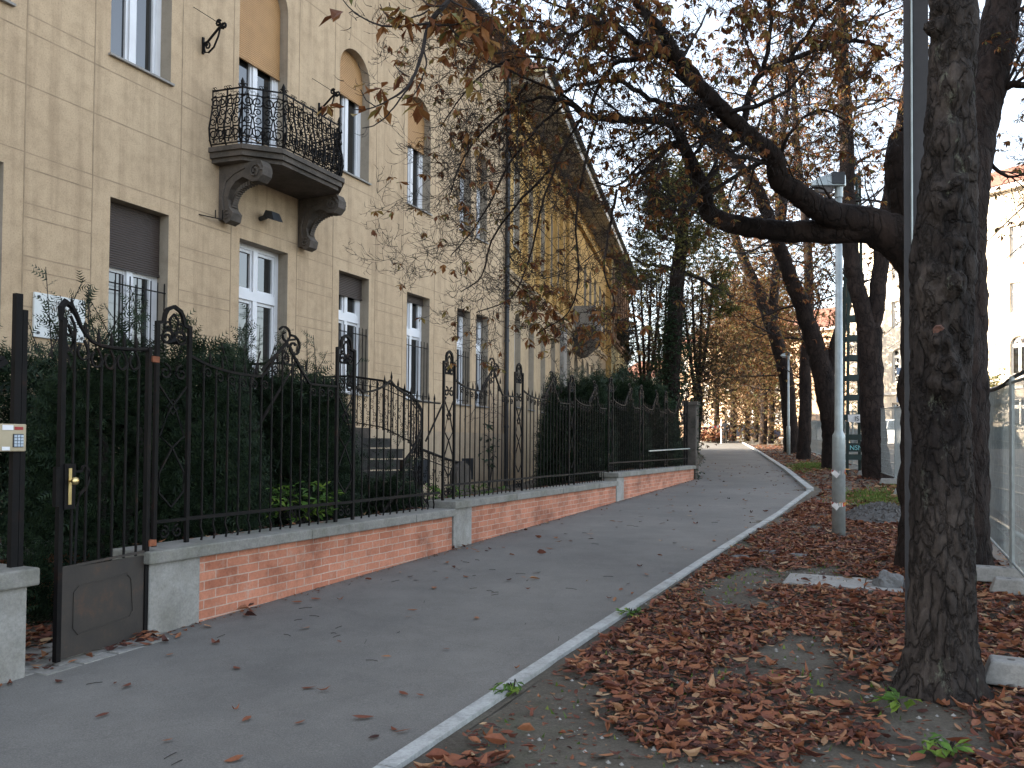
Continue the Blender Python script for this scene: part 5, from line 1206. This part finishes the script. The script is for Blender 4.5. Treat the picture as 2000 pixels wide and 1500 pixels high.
tag(m.build('rubble_heap', m_rubble), 'low heap of grey rubble and earth behind the lamp post', 'rubble', None, 'stuff')

# ================================================================ STREET FURNITURE
def make_lamp():
    t_ = thing('street_lamp', (0, 0, 0), 'x', 'street lamp', 'galvanised street lamps along the pavement')
    m = MB(); m.lathe((0, 0, 0), [(.092, -.1), (.088, 1.38), (.088, 1.42), (.062, 1.47), (.058, 1.5), (.042, 5.0)], 20); m.build('pole', m_galv, t_, smooth=True)
    m = MB(); m.lathe((0, 0, 0), [(.055, 4.86), (.056, 5.02), (.05, 5.03)], 16); m.build('collar', m_galv, t_)
    m = MB(); # head: tapering hood reaching toward the pavement (-X)
    sec = [(.09, .035, 5.02, 5.17), (.05, .09, 5.01, 5.19), (-.14, .10, 5.005, 5.185), (-.30, .085, 5.01, 5.14), (-.40, .03, 5.02, 5.08)]
    vs = []
    for x, hw, z0, z1 in sec: vs += [(x, -hw, z0), (x, hw, z0), (x, hw*.75, z1), (x, -hw*.75, z1)]
    fs = [(3, 2, 1, 0), (16, 17, 18, 19)]
    for i in range(4):
        for j in range(4): fs.append((i*4+j, i*4+(j+1) % 4, i*4+4+(j+1) % 4, i*4+4+j))
    m.add(vs, fs); bevel(m.build('hood', m_galv, t_), .01)
    m = MB(); m.add([(-.12, -.08, 5.005), (-.34, -.06, 5.008), (-.34, .06, 5.008), (-.12, .08, 5.005), (-.14, -.06, 4.92), (-.30, -.04, 4.93), (-.30, .04, 4.93), (-.14, .06, 4.92)], [(0, 1, 2, 3), (4, 7, 6, 5), (0, 4, 5, 1), (1, 5, 6, 2), (2, 6, 7, 3), (3, 7, 4, 0)])
    m.build('diffuser', simple('lamp_diffuser', (.16, .15, .15), .2), t_)
    m = MB(); m.box(-.135, .045, -.104, .104, 5.03, 5.20); m.build('ballast_box', m_dark, t_)
    return t_
def copy_tree(o, par=None):
    c = o.copy(); C.objects.link(c); c.parent = par
    for ch in o.children: copy_tree(ch, c)
    return c
lp = make_lamp(); lamps = [lp, copy_tree(lp), copy_tree(lp)]
for o, (x, y), rz, lab in zip(lamps, ((1638, 1044), (1540, 888), (1437, 860)), (R(24), R(24), R(24)), ('tall grey street lamp nearest the viewer, with barrier tape tied round its post', 'middle street lamp beside the leaning dark trunk', 'farthest pale street lamp next to the walking person')):
    g = G(x, y); o.location = g; o.rotation_euler.z = rz; o['label'] = lab
lamps[0].rotation_euler.x = R(.3); lamps[2].scale = (1, 1, 1.15)
lb = G(1638, 1044)
m_red = simple('tape_red', (.45, .03, .02), .5); m_tape = simple('tape_white', (.62, .60, .58), .5); m_leafo = simple('orange_leaf', (.50, .24, .05), .6)
for z0, lab in ((.88, 'upper loop of red-white tape with a yellow leaf round the near lamp post'), (.42, 'lower loop of red-white tape round the near lamp post')):
    t_ = thing('barrier_tape', lb+[0, 0, z0], lab, 'tape')
    m = MB()
    for k in range(14):
        a0, a1 = 2*math.pi*k/14, 2*math.pi*(k+1)/14; f_ = lambda a, z: (lb[0]+math.cos(a)*.094, lb[1]+math.sin(a)*.094, lb[2]+z0+z+.02*math.sin(a))
        m.quad(f_(a0, 0), f_(a1, 0), f_(a1, .055), f_(a0, .055), 0 if k % 4 < 2 else 1)
    m.add([(lb[0]-.05, lb[1]-.11, lb[2]+z0+.05), (lb[0]+.02, lb[1]-.12, lb[2]+z0-.01), (lb[0]-.02, lb[1]-.13, lb[2]+z0-.07), (lb[0]-.09, lb[1]-.11, lb[2]+z0)], [(0, 1, 2, 3)], 1)
    m.build('band', [m_red, m_tape], t_)
    m = MB(); [leafset(m, lb+[.09, -.05, z0+.02+.03*i], .09, 3, .3) for i in range(2)]; m.build('caught_leaf', m_leafo, t_)
# dark tram pole behind the foreground trunk
pp = thing('tram_pole', G(1792, 1235), 'tall dark steel pole rising against the left side of the foreground trunk', 'pole')
pb = np.array(pp.location); m = MB(); m.box(pb[0]-.085, pb[0]+.085, pb[1]-.085, pb[1]+.085, pb[2]-.1, pb[2]+9.0); m.build('shaft', m_pole, pp)
m = MB(); m.tube([(pb[0]-.03, pb[1]-.10, pb[2]+2.6), (pb[0]-.03, pb[1]-.10, pb[2]+9)], .008, 5); m.build('cable', m_galv, pp)
# lattice mast
mb_ = G(1667, 926)
lm = thing('lattice_mast', mb_, 'green riveted lattice mast with graffiti between the forked tree and the lamp post', 'mast')
ang = R(20); ex = np.array([math.cos(ang), math.sin(ang), 0]); ey = np.array([-math.sin(ang), math.cos(ang), 0])
m = MB(); H_ = 9.5
for sx in (-1, 1):
    for sy in (-1, 1):
        pts = [mb_+ex*sx*(.27-.12*z/H_)+ey*sy*(.25-.11*z/H_)+[0, 0, z] for z in (-.1, H_)]; m.tube(pts, .062, 4)
m.build('legs', m_tealpaint, lm)
m = MB(); z = .45; k = 0
while z < H_:
    w_ = .27-.12*z/H_; d_ = .25-.11*z/H_
    for sy in (-1, 1):
        m = MB(); c = mb_+ey*sy*d_; vs = [c+ex*s*(w_+.02)+ey*q+np.array([0, 0, zz]) for s in (-1, 1) for q in (-.012, .012) for zz in (z, z+.17)]
        m.add(vs, [(0, 1, 3, 2), (4, 6, 7, 5), (0, 4, 5, 1), (2, 3, 7, 6), (0, 2, 6, 4), (1, 5, 7, 3)]); m.build('batten_plate', m_tealpaint, lm)
    z += .62
m = MB(); vs = [mb_-ey*.30+ex*s*.26+[0, 0, z] for s, z in ((-1, 1.62), (1, 1.60), (1, 1.86), (-1, 1.85))]; m.add(vs, [(0, 1, 2, 3)]); m.add([v+ey*.004 for v in vs], [(3, 2, 1, 0)]); m.build('poster', m_tape, lm)
text('IS', .20, mb_-ey*.32+[0, 0, 1.66], (R(90), 0, ang), m_dark, lm, 'scrawl')
text('NSN', .20, mb_-ey*.325-ex*.02+[0, 0, .76], (R(90), 0, ang), simple('turquoise_spray', (.22, .50, .52), .6), lm, 'graffiti')
m = MB(); vs = [mb_-ey*.31+ex*s*.27+[0, 0, z] for s, z in ((-1, .70), (1, .70), (1, .97), (-1, .97))]; m.add(vs, [(0, 1, 2, 3)]); m.add([v+ey*.004 for v in vs], [(3, 2, 1, 0)]); m.build('graffiti_plate', m_tealpaint, lm)
# mesh construction fence
def make_panel(Lp=3.45, H=2.0):
    t_ = thing('mesh_fence_panel', (0, 0, 0), 'x', 'fence panel', 'temporary mesh fence panels beside the tracks')
    m = MB(); m.tube([(0, .02, .02), (0, .02, H)], .021, 8); m.tube([(0, Lp-.02, .02), (0, Lp-.02, H)], .021, 8); m.build('posts', m_galv, t_)
    for z in (.14, H-.06):
        m = MB(); m.tube([(0, .02, z), (0, Lp-.02, z)], .016, 8); m.build('frame_tube', m_galv, t_)
    m = MB(); n = 68
    for i in range(1, n): y = .02+(Lp-.04)*i/n; m.tube([(0, y, .14), (0, y, H-.06)], .0030, 3, cap=False)
    for j in range(1, 9): z = .14+(H-.2)*j/9; m.tube([(0.004, .02, z), (0.004, Lp-.02, z)], .0034, 3, cap=False)
    m.build('mesh', m_galv, t_); return t_
def make_foot():
    t_ = thing('concrete_foot', (0, 0, 0), 'x', 'fence foot', 'concrete feet of the mesh fence')
    m = MB(); w_, l_, h = .115, .36, .14
    m.add([(-l_, -w_, 0), (l_, -w_, 0), (l_, w_, 0), (-l_, w_, 0), (-l_+.05, -w_+.02, h), (l_-.05, -w_+.02, h), (l_-.05, w_-.02, h), (-l_+.05, w_-.02, h)], [(3, 2, 1, 0), (4, 5, 6, 7), (0, 1, 5, 4), (1, 2, 6, 5), (2, 3, 7, 6), (3, 0, 4, 7)])
    bevel(m.build('block', m_pier, t_), .012)
    m = MB()
    for s in (-.2, -.06, .06, .2): m.tube([(s, 0, h-.01), (s, 0, h+.002)], .022, 10)
    m.build('sockets', m_dark, t_); return t_
stn = [(1.12, 2.6), (1.12, 6.10), (1.10, 9.60), (1.08, 13.1), (.72, 16.58), (.42, 20.06), (.10, 23.54), (-.55, 26.98), (-1.2, 30.42), (-1.85, 33.86), (-2.5, 37.3), (-3.15, 40.74), (-3.8, 44.18), (-4.45, 47.62)]
pn = make_panel(); ft = make_foot(); ordw = ['nearest', 'second', 'third', 'fourth', 'fifth', 'sixth', 'seventh', 'eighth', 'ninth', 'tenth', 'eleventh', 'twelfth', 'thirteenth', 'fourteenth']
for i in range(len(stn)-1):
    o = pn if i == 0 else copy_tree(pn); a, b = np.array(stn[i]), np.array(stn[i+1]); o.location = (a[0], a[1], gz(a[1])+.06); o.rotation_euler = (math.atan2(gz(b[1])-gz(a[1]), b[1]-a[1]), 0, -math.atan2(b[0]-a[0], b[1]-a[1]))
    o['label'] = f'{ordw[i]} galvanised mesh fence panel counted from the right foreground'
for i, (x, y) in enumerate(stn[1:9]):
    o = ft if i == 0 else copy_tree(ft); o.location = (x-.02 if i else .86, y-.1 if i else 5.80, gz(y)+.015); o.rotation_euler.z = R(2 if i % 2 else -3)
    o['label'] = f'{ordw[i]} concrete fence foot counted from the right foreground'
o = copy_tree(ft); o.location = (1.2, 8.95, gz(8.9)); o['label'] = 'grey concrete fence foot just right of the big trunk, before the leaning post'
br = thing('fence_brace', (1.12, 9.6, .3), 'diagonal galvanised brace propping the near mesh fence post', 'brace')
m = MB(); m.tube([(1.12, 9.6, .75), (1.9, 9.3, .27)], .024, 8); m.build('tube', m_galv, br)
wr = thing('overhead_wire', (1, 20, 6), 'sagging black overhead wires above the tram tracks at right', 'wire')
for k, (a, b, sag) in enumerate((((3.5, 6, 6.0), (-3.0, 60, 7.2), .5), ((4.6, 6, 6.4), (-1.0, 60, 7.6), .4), ((pb[0], pb[1], 5.9), (14, 30, 8), .3))):
    m = MB(); m.tube([np.array(a)*(1-t)+np.array(b)*t-[0, 0, sag*4*t*(1-t)] for t in np.linspace(0, 1, 16)], .012, 4); m.build('wire', m_dark, wr)

hs = thing('hose', (1.1, 9.5, 2.2), 'thick dark cable draped over the top of the near mesh fence', 'cable')
m = MB(); hp_, hr_ = smooth([W(1905, 762, 9.6), W(1930, 763, 9.2), W(1955, 755, 8.7), W(1978, 738, 8.3), W(2010, 722, 7.7), W(2060, 700, 7.0)], .022, 5); m.tube(hp_, hr_, 7); m.build('cable', m_dark, hs)

# ================================================================ PERSON walking away
g = G(1417, 866); sc = float((g-EYE)@fw)/1600*46/1.75
pe = thing('person', g, 'person in a dark jacket and trousers walking away up the pavement', 'person')
def body(name, V, E, rad, mat, par):
    me = bpy.data.meshes.new(name); me.from_pydata([tuple(np.array(v)*sc+g) for v in V], E, []); ob = bpy.data.objects.new(name, me); C.objects.link(ob)
    md = ob.modifiers.new('skin', 'SKIN')
    for i, r_ in enumerate(rad): sv = me.skin_vertices[0].data[i]; sv.radius = (r_[0]*sc, r_[1]*sc) if isinstance(r_, tuple) else (r_*sc, r_*sc)
    me.skin_vertices[0].data[0].use_root = True; s2 = ob.modifiers.new('sub', 'SUBSURF'); s2.levels = 2; s2.render_levels = 2; me.materials.append(mat); ob.parent = par; ob.matrix_parent_inverse = Matrix.Translation(-Vector(par.location)); return ob
m_navy = simple('navy_cloth', (.004, .005, .010), .95); m_blackc = simple('black_trousers', (.004, .004, .005), .95); m_skin = simple('skin', (.42, .25, .18), .6)
V = [(0, 0, .95), (0, 0, 1.15), (0, .02, 1.40), (0, .03, 1.50), (0, .03, 1.58), (0, .04, 1.68), (-.19, .02, 1.40), (-.30, .02, 1.18), (-.22, -.08, 1.0), (.19, .02, 1.40), (.28, .05, 1.15), (.26, .16, .96),
     (-.09, 0, .88), (-.10, .10, .50), (-.10, .04, .10), (-.10, .18, .04), (.09, 0, .88), (.09, -.02, .50), (.10, -.28, .18), (.10, -.18, .06)]
E = [(0, 1), (1, 2), (2, 3), (3, 4), (4, 5), (2, 6), (6, 7), (7, 8), (2, 9), (9, 10), (10, 11), (0, 12), (12, 13), (13, 14), (14, 15), (0, 16), (16, 17), (17, 18), (18, 19)]
body('body', V, E, [.15, .15, .15, .06, .075, .085, .075, .055, .04, .075, .055, .04, .10, .065, .045, .04, .10, .065, .045, .04], m_blackc, pe)
body('jacket', [V[0], V[1], (0, .02, 1.38), V[6], V[7], (-.23, -.07, 1.02), V[9], V[10], (.265, .15, .99), (0, .02, 1.47)], [(0, 1), (1, 2), (2, 3), (3, 4), (4, 5), (2, 6), (6, 7), (7, 8), (2, 9)], [(.20, .15), (.19, .15), (.20, .14), .085, .07, .055, .085, .07, .055, .08], m_navy, pe)
body('hair', [(0, .035, 1.60), (0, .03, 1.69)], [(0, 1)], [.088, .092], m_blackc, pe)
body('hands', [(-.21, -.10, .97), (-.20, -.13, .90)], [(0, 1)], [.035, .03], m_skin, pe); body('hands', [(.26, .17, .95), (.25, .19, .88)], [(0, 1)], [.035, .03], m_skin, pe)

# ================================================================ CARS
m_tyre = simple('tyre', (.015, .015, .016), .9); m_rim = simple('rim', (.4, .4, .42), .35, .7); m_cg = glassmat('car_glass', (.02, .03, .04)); m_lampw = simple('headlight', (.75, .75, .7), .2); m_lampr = simple('tail_light', (.5, .02, .02), .3)
def car(loc, yaw, paint, label, kind='car'):
    t_ = thing('parked_car', (0, 0, 0), label, 'car', 'cars on the far side of the tracks')
    Lc, Wc = (4.4, 1.76) if kind == 'car' else (4.7, 1.9); hb, ht = (.95, 1.44) if kind == 'car' else (1.1, 1.78)
    prof = [(-Lc/2, .45), (-Lc/2+.05, .85), (-Lc/2+.5, hb), (-Lc*.22, hb+.02), (Lc*.30, hb+.04), (Lc/2-.12, hb), (Lc/2, .75), (Lc/2, .40), (Lc/2-.05, .25), (-Lc/2+.08, .25)]
    m = MB(); hw = Wc/2; k = len(prof)
    m.add([(x, -hw+(.06 if z > .8 else 0), z) for x, z in prof]+[(x, hw-(.06 if z > .8 else 0), z) for x, z in prof], [tuple(range(k)), tuple(range(k, 2*k))[::-1]]+[(i, k+i, k+(i+1) % k, (i+1) % k) for i in range(k)])
    bevel(m.build('body', paint, t_, fixn=True), .05, 3)
    cab = [(-Lc*.24, hb), (-Lc*.12, ht-.03), (-Lc*.05, ht), (Lc*.20, ht), (Lc*.28, ht-.05), (Lc*.38, hb+.02)] if kind == 'car' else [(-Lc*.26, hb), (-Lc*.17, ht-.03), (-Lc*.1, ht), (Lc*.38, ht), (Lc*.44, ht-.06), (Lc*.47, hb+.02)]
    k = len(cab); m = MB(); f_ = lambda z: hw-.08-.16*(z-hb)/(ht-hb)
    m.add([(x, -f_(z), z-.02) for x, z in cab]+[(x, f_(z), z-.02) for x, z in cab], [tuple(range(k)), tuple(range(k, 2*k))[::-1]]+[(i, k+i, k+(i+1) % k, (i+1) % k) for i in range(k)]); m.build('windows', m_cg, t_, fixn=True)
    m = MB(); a, b = cab[1], cab[-2]; m.box(a[0]-.02, b[0]+.02, -f_(ht)-.01, f_(ht)+.01, ht-.06, ht+.005); 
    for i0, i1 in ((0, 1), (k-1, k-2)):
        for s in (-1, 1): m.tube([(cab[i0][0], s*f_(hb), hb), (cab[i1][0], s*f_(ht), ht-.03)], .035, 4)
    for s in (-1, 1): m.tube([(Lc*.07, s*f_(hb), hb), (Lc*.07, s*f_(ht), ht-.03)], .035, 4)
    bevel(m.build('roof', paint, t_), .02)
    for sx in (-Lc*.31, Lc*.31):
        for s in (-1, 1):
            m = MB(); m.tube([(sx, s*(hw-.2), .32), (sx, s*(hw+.01), .32)], .32, 20); wh = m.build('wheel', m_tyre, t_)
            m = MB(); m.tube([(sx, s*(hw-.02), .32), (sx, s*(hw+.02), .32)], .20, 14); m.build('rim', m_rim, wh)
    for s in (-1, 1):
        m = MB(); m.box(-Lc/2-.01, -Lc/2+.10, s*(hw-.25)-.16, s*(hw-.25)+.16, .62, .78); m.build('headlight', m_lampw, t_)
        m = MB(); m.box(Lc/2-.08, Lc/2+.01, s*(hw-.22)-.12, s*(hw-.22)+.12, .68, .86); m.build('tail_light', m_lampr, t_)
    t_.location = loc; t_.rotation_euler.z = yaw; return t_
def gp_(x, d): p = W(x, 850, d); return (p[0], p[1], gz(p[1])+.02)
p_dark = simple('dark_car_paint', (.012, .014, .025), .25, 0, .05); p_grey = simple('grey_car_paint', (.06, .075, .10), .3, .3, .05); p_white = simple('white_car_paint', (.55, .57, .58), .3, 0, .05); p_silver = simple('silver_car_paint', (.25, .30, .34), .3, .5, .05)
car(gp_(1448, 84), YAW+R(165), p_silver, 'silver car mostly hidden by trunks beside the far lamp post')
car(gp_(1483, 80), YAW+R(150), p_dark, 'dark car between two distant trunks')
car(gp_(1622, 63), YAW+R(110), p_grey, 'dark grey van behind the mesh fence left of the lamp post', 'van')
car(gp_(1668, 70), YAW+R(150), p_white, 'pale car glimpsed through the lattice mast')
car(gp_(1762, 52), YAW+R(100), p_white, 'white van beyond the tracks left of the foreground trunk', 'van')
# far signs
sg = thing('road_sign', G(1925, 905), 'small round blue road sign on a post right of the big trunk', 'sign'); b = W(1921, 860, 42); m = MB(); m.tube([(b[0], b[1], gz(b[1])), (b[0], b[1], 3.9)], .03, 8); m.build('post', m_galv, sg)
m = MB(); c = W(1921, 797, 41.9); m.tube([c, c-fw*.03], .17, 20); m.build('disc', simple('sign_blue', (.05, .22, .45), .4), sg)
sg2 = thing('road_sign', W(1757, 850, 45), 'grey square-backed road sign on a thin post beside the big trunk', 'sign'); b = W(1764, 860, 45); m = MB(); m.tube([(b[0], b[1], gz(b[1])), (b[0], b[1], 5.3)], .035, 8); m.build('post', m_galv, sg2)
def bb(c, w_, h, mat, name, par): 
    m = MB(); a, b2_ = rt*w_, np.array([0, 0, h]); m.add([c-a-b2_, c+a-b2_, c+a+b2_, c-a+b2_, c-a-b2_+fw*.03, c+a-b2_+fw*.03, c+a+b2_+fw*.03, c-a+b2_+fw*.03], [(0, 1, 2, 3), (7, 6, 5, 4), (0, 4, 5, 1), (1, 5, 6, 2), (2, 6, 7, 3), (3, 7, 4, 0)]); return m.build(name, mat, par)
m_signgrey = simple('sign_back_grey', (.18, .21, .27), .5)
bb(W(1762, 725, 45), .30, .20, m_signgrey, 'board', sg2); bb(W(1762, 780, 45), .30, .16, m_signgrey, 'board', sg2)
tp = thing('barrier_tape', W(1390, 838, 66), 'red and white barrier tape stretched left of the walking person', 'tape')
m = MB(); P_ = [W(1362, 838, 66), W(1409, 832, 66)]
for k in range(10): a = P_[0]*(1-k/10)+P_[1]*(k/10); b = P_[0]*(1-(k+1)/10)+P_[1]*((k+1)/10); u = np.array([0, 0, .09]); m.add([a-u, b-u, b+u, a+u], [(0, 1, 2, 3)], k % 2)
m.build('band', [m_tape, m_red], tp)
m = MB(); m.tube([W(1409, 868, 66), W(1409, 815, 66)], .07, 6); m.build('stake', m_tape, tp)
bs = thing('blue_banner', W(1364, 840, 68), 'narrow blue banner on a post at the end of the pavement', 'banner'); bb(W(1364, 820, 68), .14, .75, simple('banner_blue', (.02, .09, .30), .6), 'cloth', bs); m = MB(); m.tube([W(1364, 862, 68), W(1364, 800, 68)], .03, 6); m.build('post', m_galv, bs)
m = MB()
for _ in range(800): p = W(rng.normal(1390, 14), 858-abs(rng.normal(0, 7)), 69+rng.normal(0, 1)); leafset(m, p, .35, 4, .2)
tag(m.build('leaf_pile', m_litter), 'heap of raked brown leaves behind the end of the pavement', 'leaf heap', None, 'stuff')
# old stone post with ivy at the end of the fence
ep = thing('end_post', (-5.3, 23.7, .62), 'crumbling stone gatepost overgrown with ivy at the far end of the fence', 'post')
m = MB(); m.box(-5.42, -5.06, 23.45, 23.85, .3, 2.75); m.box(-5.46, -5.02, 23.42, 23.88, 2.751, 2.85); m.build('shaft', m_stone, ep)
m = MB(); [leafset(m, np.array([-5.1+rng.normal(0, .1), 23.65+rng.normal(0, .15), rng.uniform(.6, 2.9)]), .10, 3, .3) for _ in range(160)]; m.build('ivy', m_ivy, ep)

# ================================================================ HOUSES ACROSS AND AT THE END OF THE STREET
def block(px, d, ang_, L0, L1, top, mat, label, rows, cols, name='town_house', trim=m_oldwhite, arch=False, gfmat=None):
    """front plane through a surveyed point; ang_ = facade direction (left of the view axis)"""
    o_ = W(px, 870, d); e = -math.sin(YAW+ang_), math.cos(YAW+ang_); n = (-e[1], e[0]); t_ = thing(name, (o_[0], o_[1], gz(o_[1])), label, 'house')
    if n[0]*(-o_[0])+n[1]*(-o_[1]) < 0: n = (-n[0], -n[1])
    O = (o_[0], o_[1]); z0 = gz(o_[1])-.5; ops = []; W_ = (L1-L0)/cols
    for r_, (a, b) in enumerate(rows):
        for c in range(cols): cc = L0+W_*(c+.5); ops.append((cc-.55, cc+.55, a, b, arch and r_ == 1))
    facade(O, e, n, L0, L1, z0, top, ops, None, .22, []).build('wall', [mat, m_groove, mat], t_)
    for q in ops: window(t_, O, e, n, *q[:4], panes=2, trans=q[3]-.6, frame=trim, depth=.22)
    m = MB(); m.obox(O, e, n, L0-.1, L1+.1, .002, .5, top-.35, top); m.obox(O, e, n, L0, L1, .002, .14, rows[1][0]-.9, rows[1][0]-.7); m.build('cornice', trim, t_)
    m = MB(); m.obox(O, e, n, L0, L0+.2, -11, -.25, z0, top); m.obox(O, e, n, L1-.2, L1, -11, -.25, z0, top); m.obox(O, e, n, L0, L1, -11.2, -11, z0, top); m.build('side_wall', mat, t_)
    P = lambda a, b, z: (O[0]+e[0]*a+n[0]*b, O[1]+e[1]*a+n[1]*b, z)
    m = MB(); m.add([P(L0-.2, .6, top+.01), P(L1+.2, .6, top+.01), P(L1-2, -5.5, top+3), P(L0+2, -5.5, top+3), P(L0-.2, -11.4, top+.01), P(L1+.2, -11.4, top+.01)], [(0, 1, 2, 3), (5, 4, 3, 2), (1, 5, 2), (4, 0, 3)]); m.build('roof', m_tile, t_)
    return t_
m_cream2 = plaster('cream_render', (.66, .58, .46), (.60, .52, .42)); m_peach = plaster('peach_render', (.62, .42, .28), (.55, .38, .26)); m_greyh = plaster('grey_render_far', (.34, .33, .32), (.28, .27, .27))
block(1960, 55, R(31), -14, 12, 19.2, m_cream2, 'bright sunlit cream corner building at the right edge', [(2.9, 4.9), (6.4, 9.0), (10.6, 12.6), (14.2, 16.4)], 9, arch=True)
block(1640, 84, R(38), -4, 22, 14, m_peach, 'peach building with white windows seen between the trunks', [(4, 5.8), (7.3, 9.2), (10.4, 12.4)], 8)
block(1470, 108, R(60), -14, 20, 11, m_greyh, 'grey low building closing the street behind the distant trees', [(4, 5.8), (7.3, 9.2)], 11)
hd = bush('clipped green hedge at the foot of the cream corner building', float(W(1930, 860, 50)[1]), float(W(1930, 860, 50)[0]), 1.3, 2.9, 1.2, 1.6, 2500, m_ivy, 'clipped_hedge', .3, 0, .08)
for x, d, lab, mt in ((1935, 50, 'yellowing tree before the cream corner building', m_leafyel), (1690, 66, 'yellow tree seen through the lattice mast', m_leafyel), (1745, 70, 'small yellow-green tree beyond the white van', m_leafyel)):
    b = W(x, 858, d); b[2] = gz(b[1])
    street_tree(b, [([b, b+[0, 0, 1.5], b+[.1, 0, 3]], [.15, .12, .08], 10, 2.0, cb, .4)], lab, [(x, 775, 22, 24, d, 1.0, 420, .28)], mt, 'small_tree', 'small trees across the street')
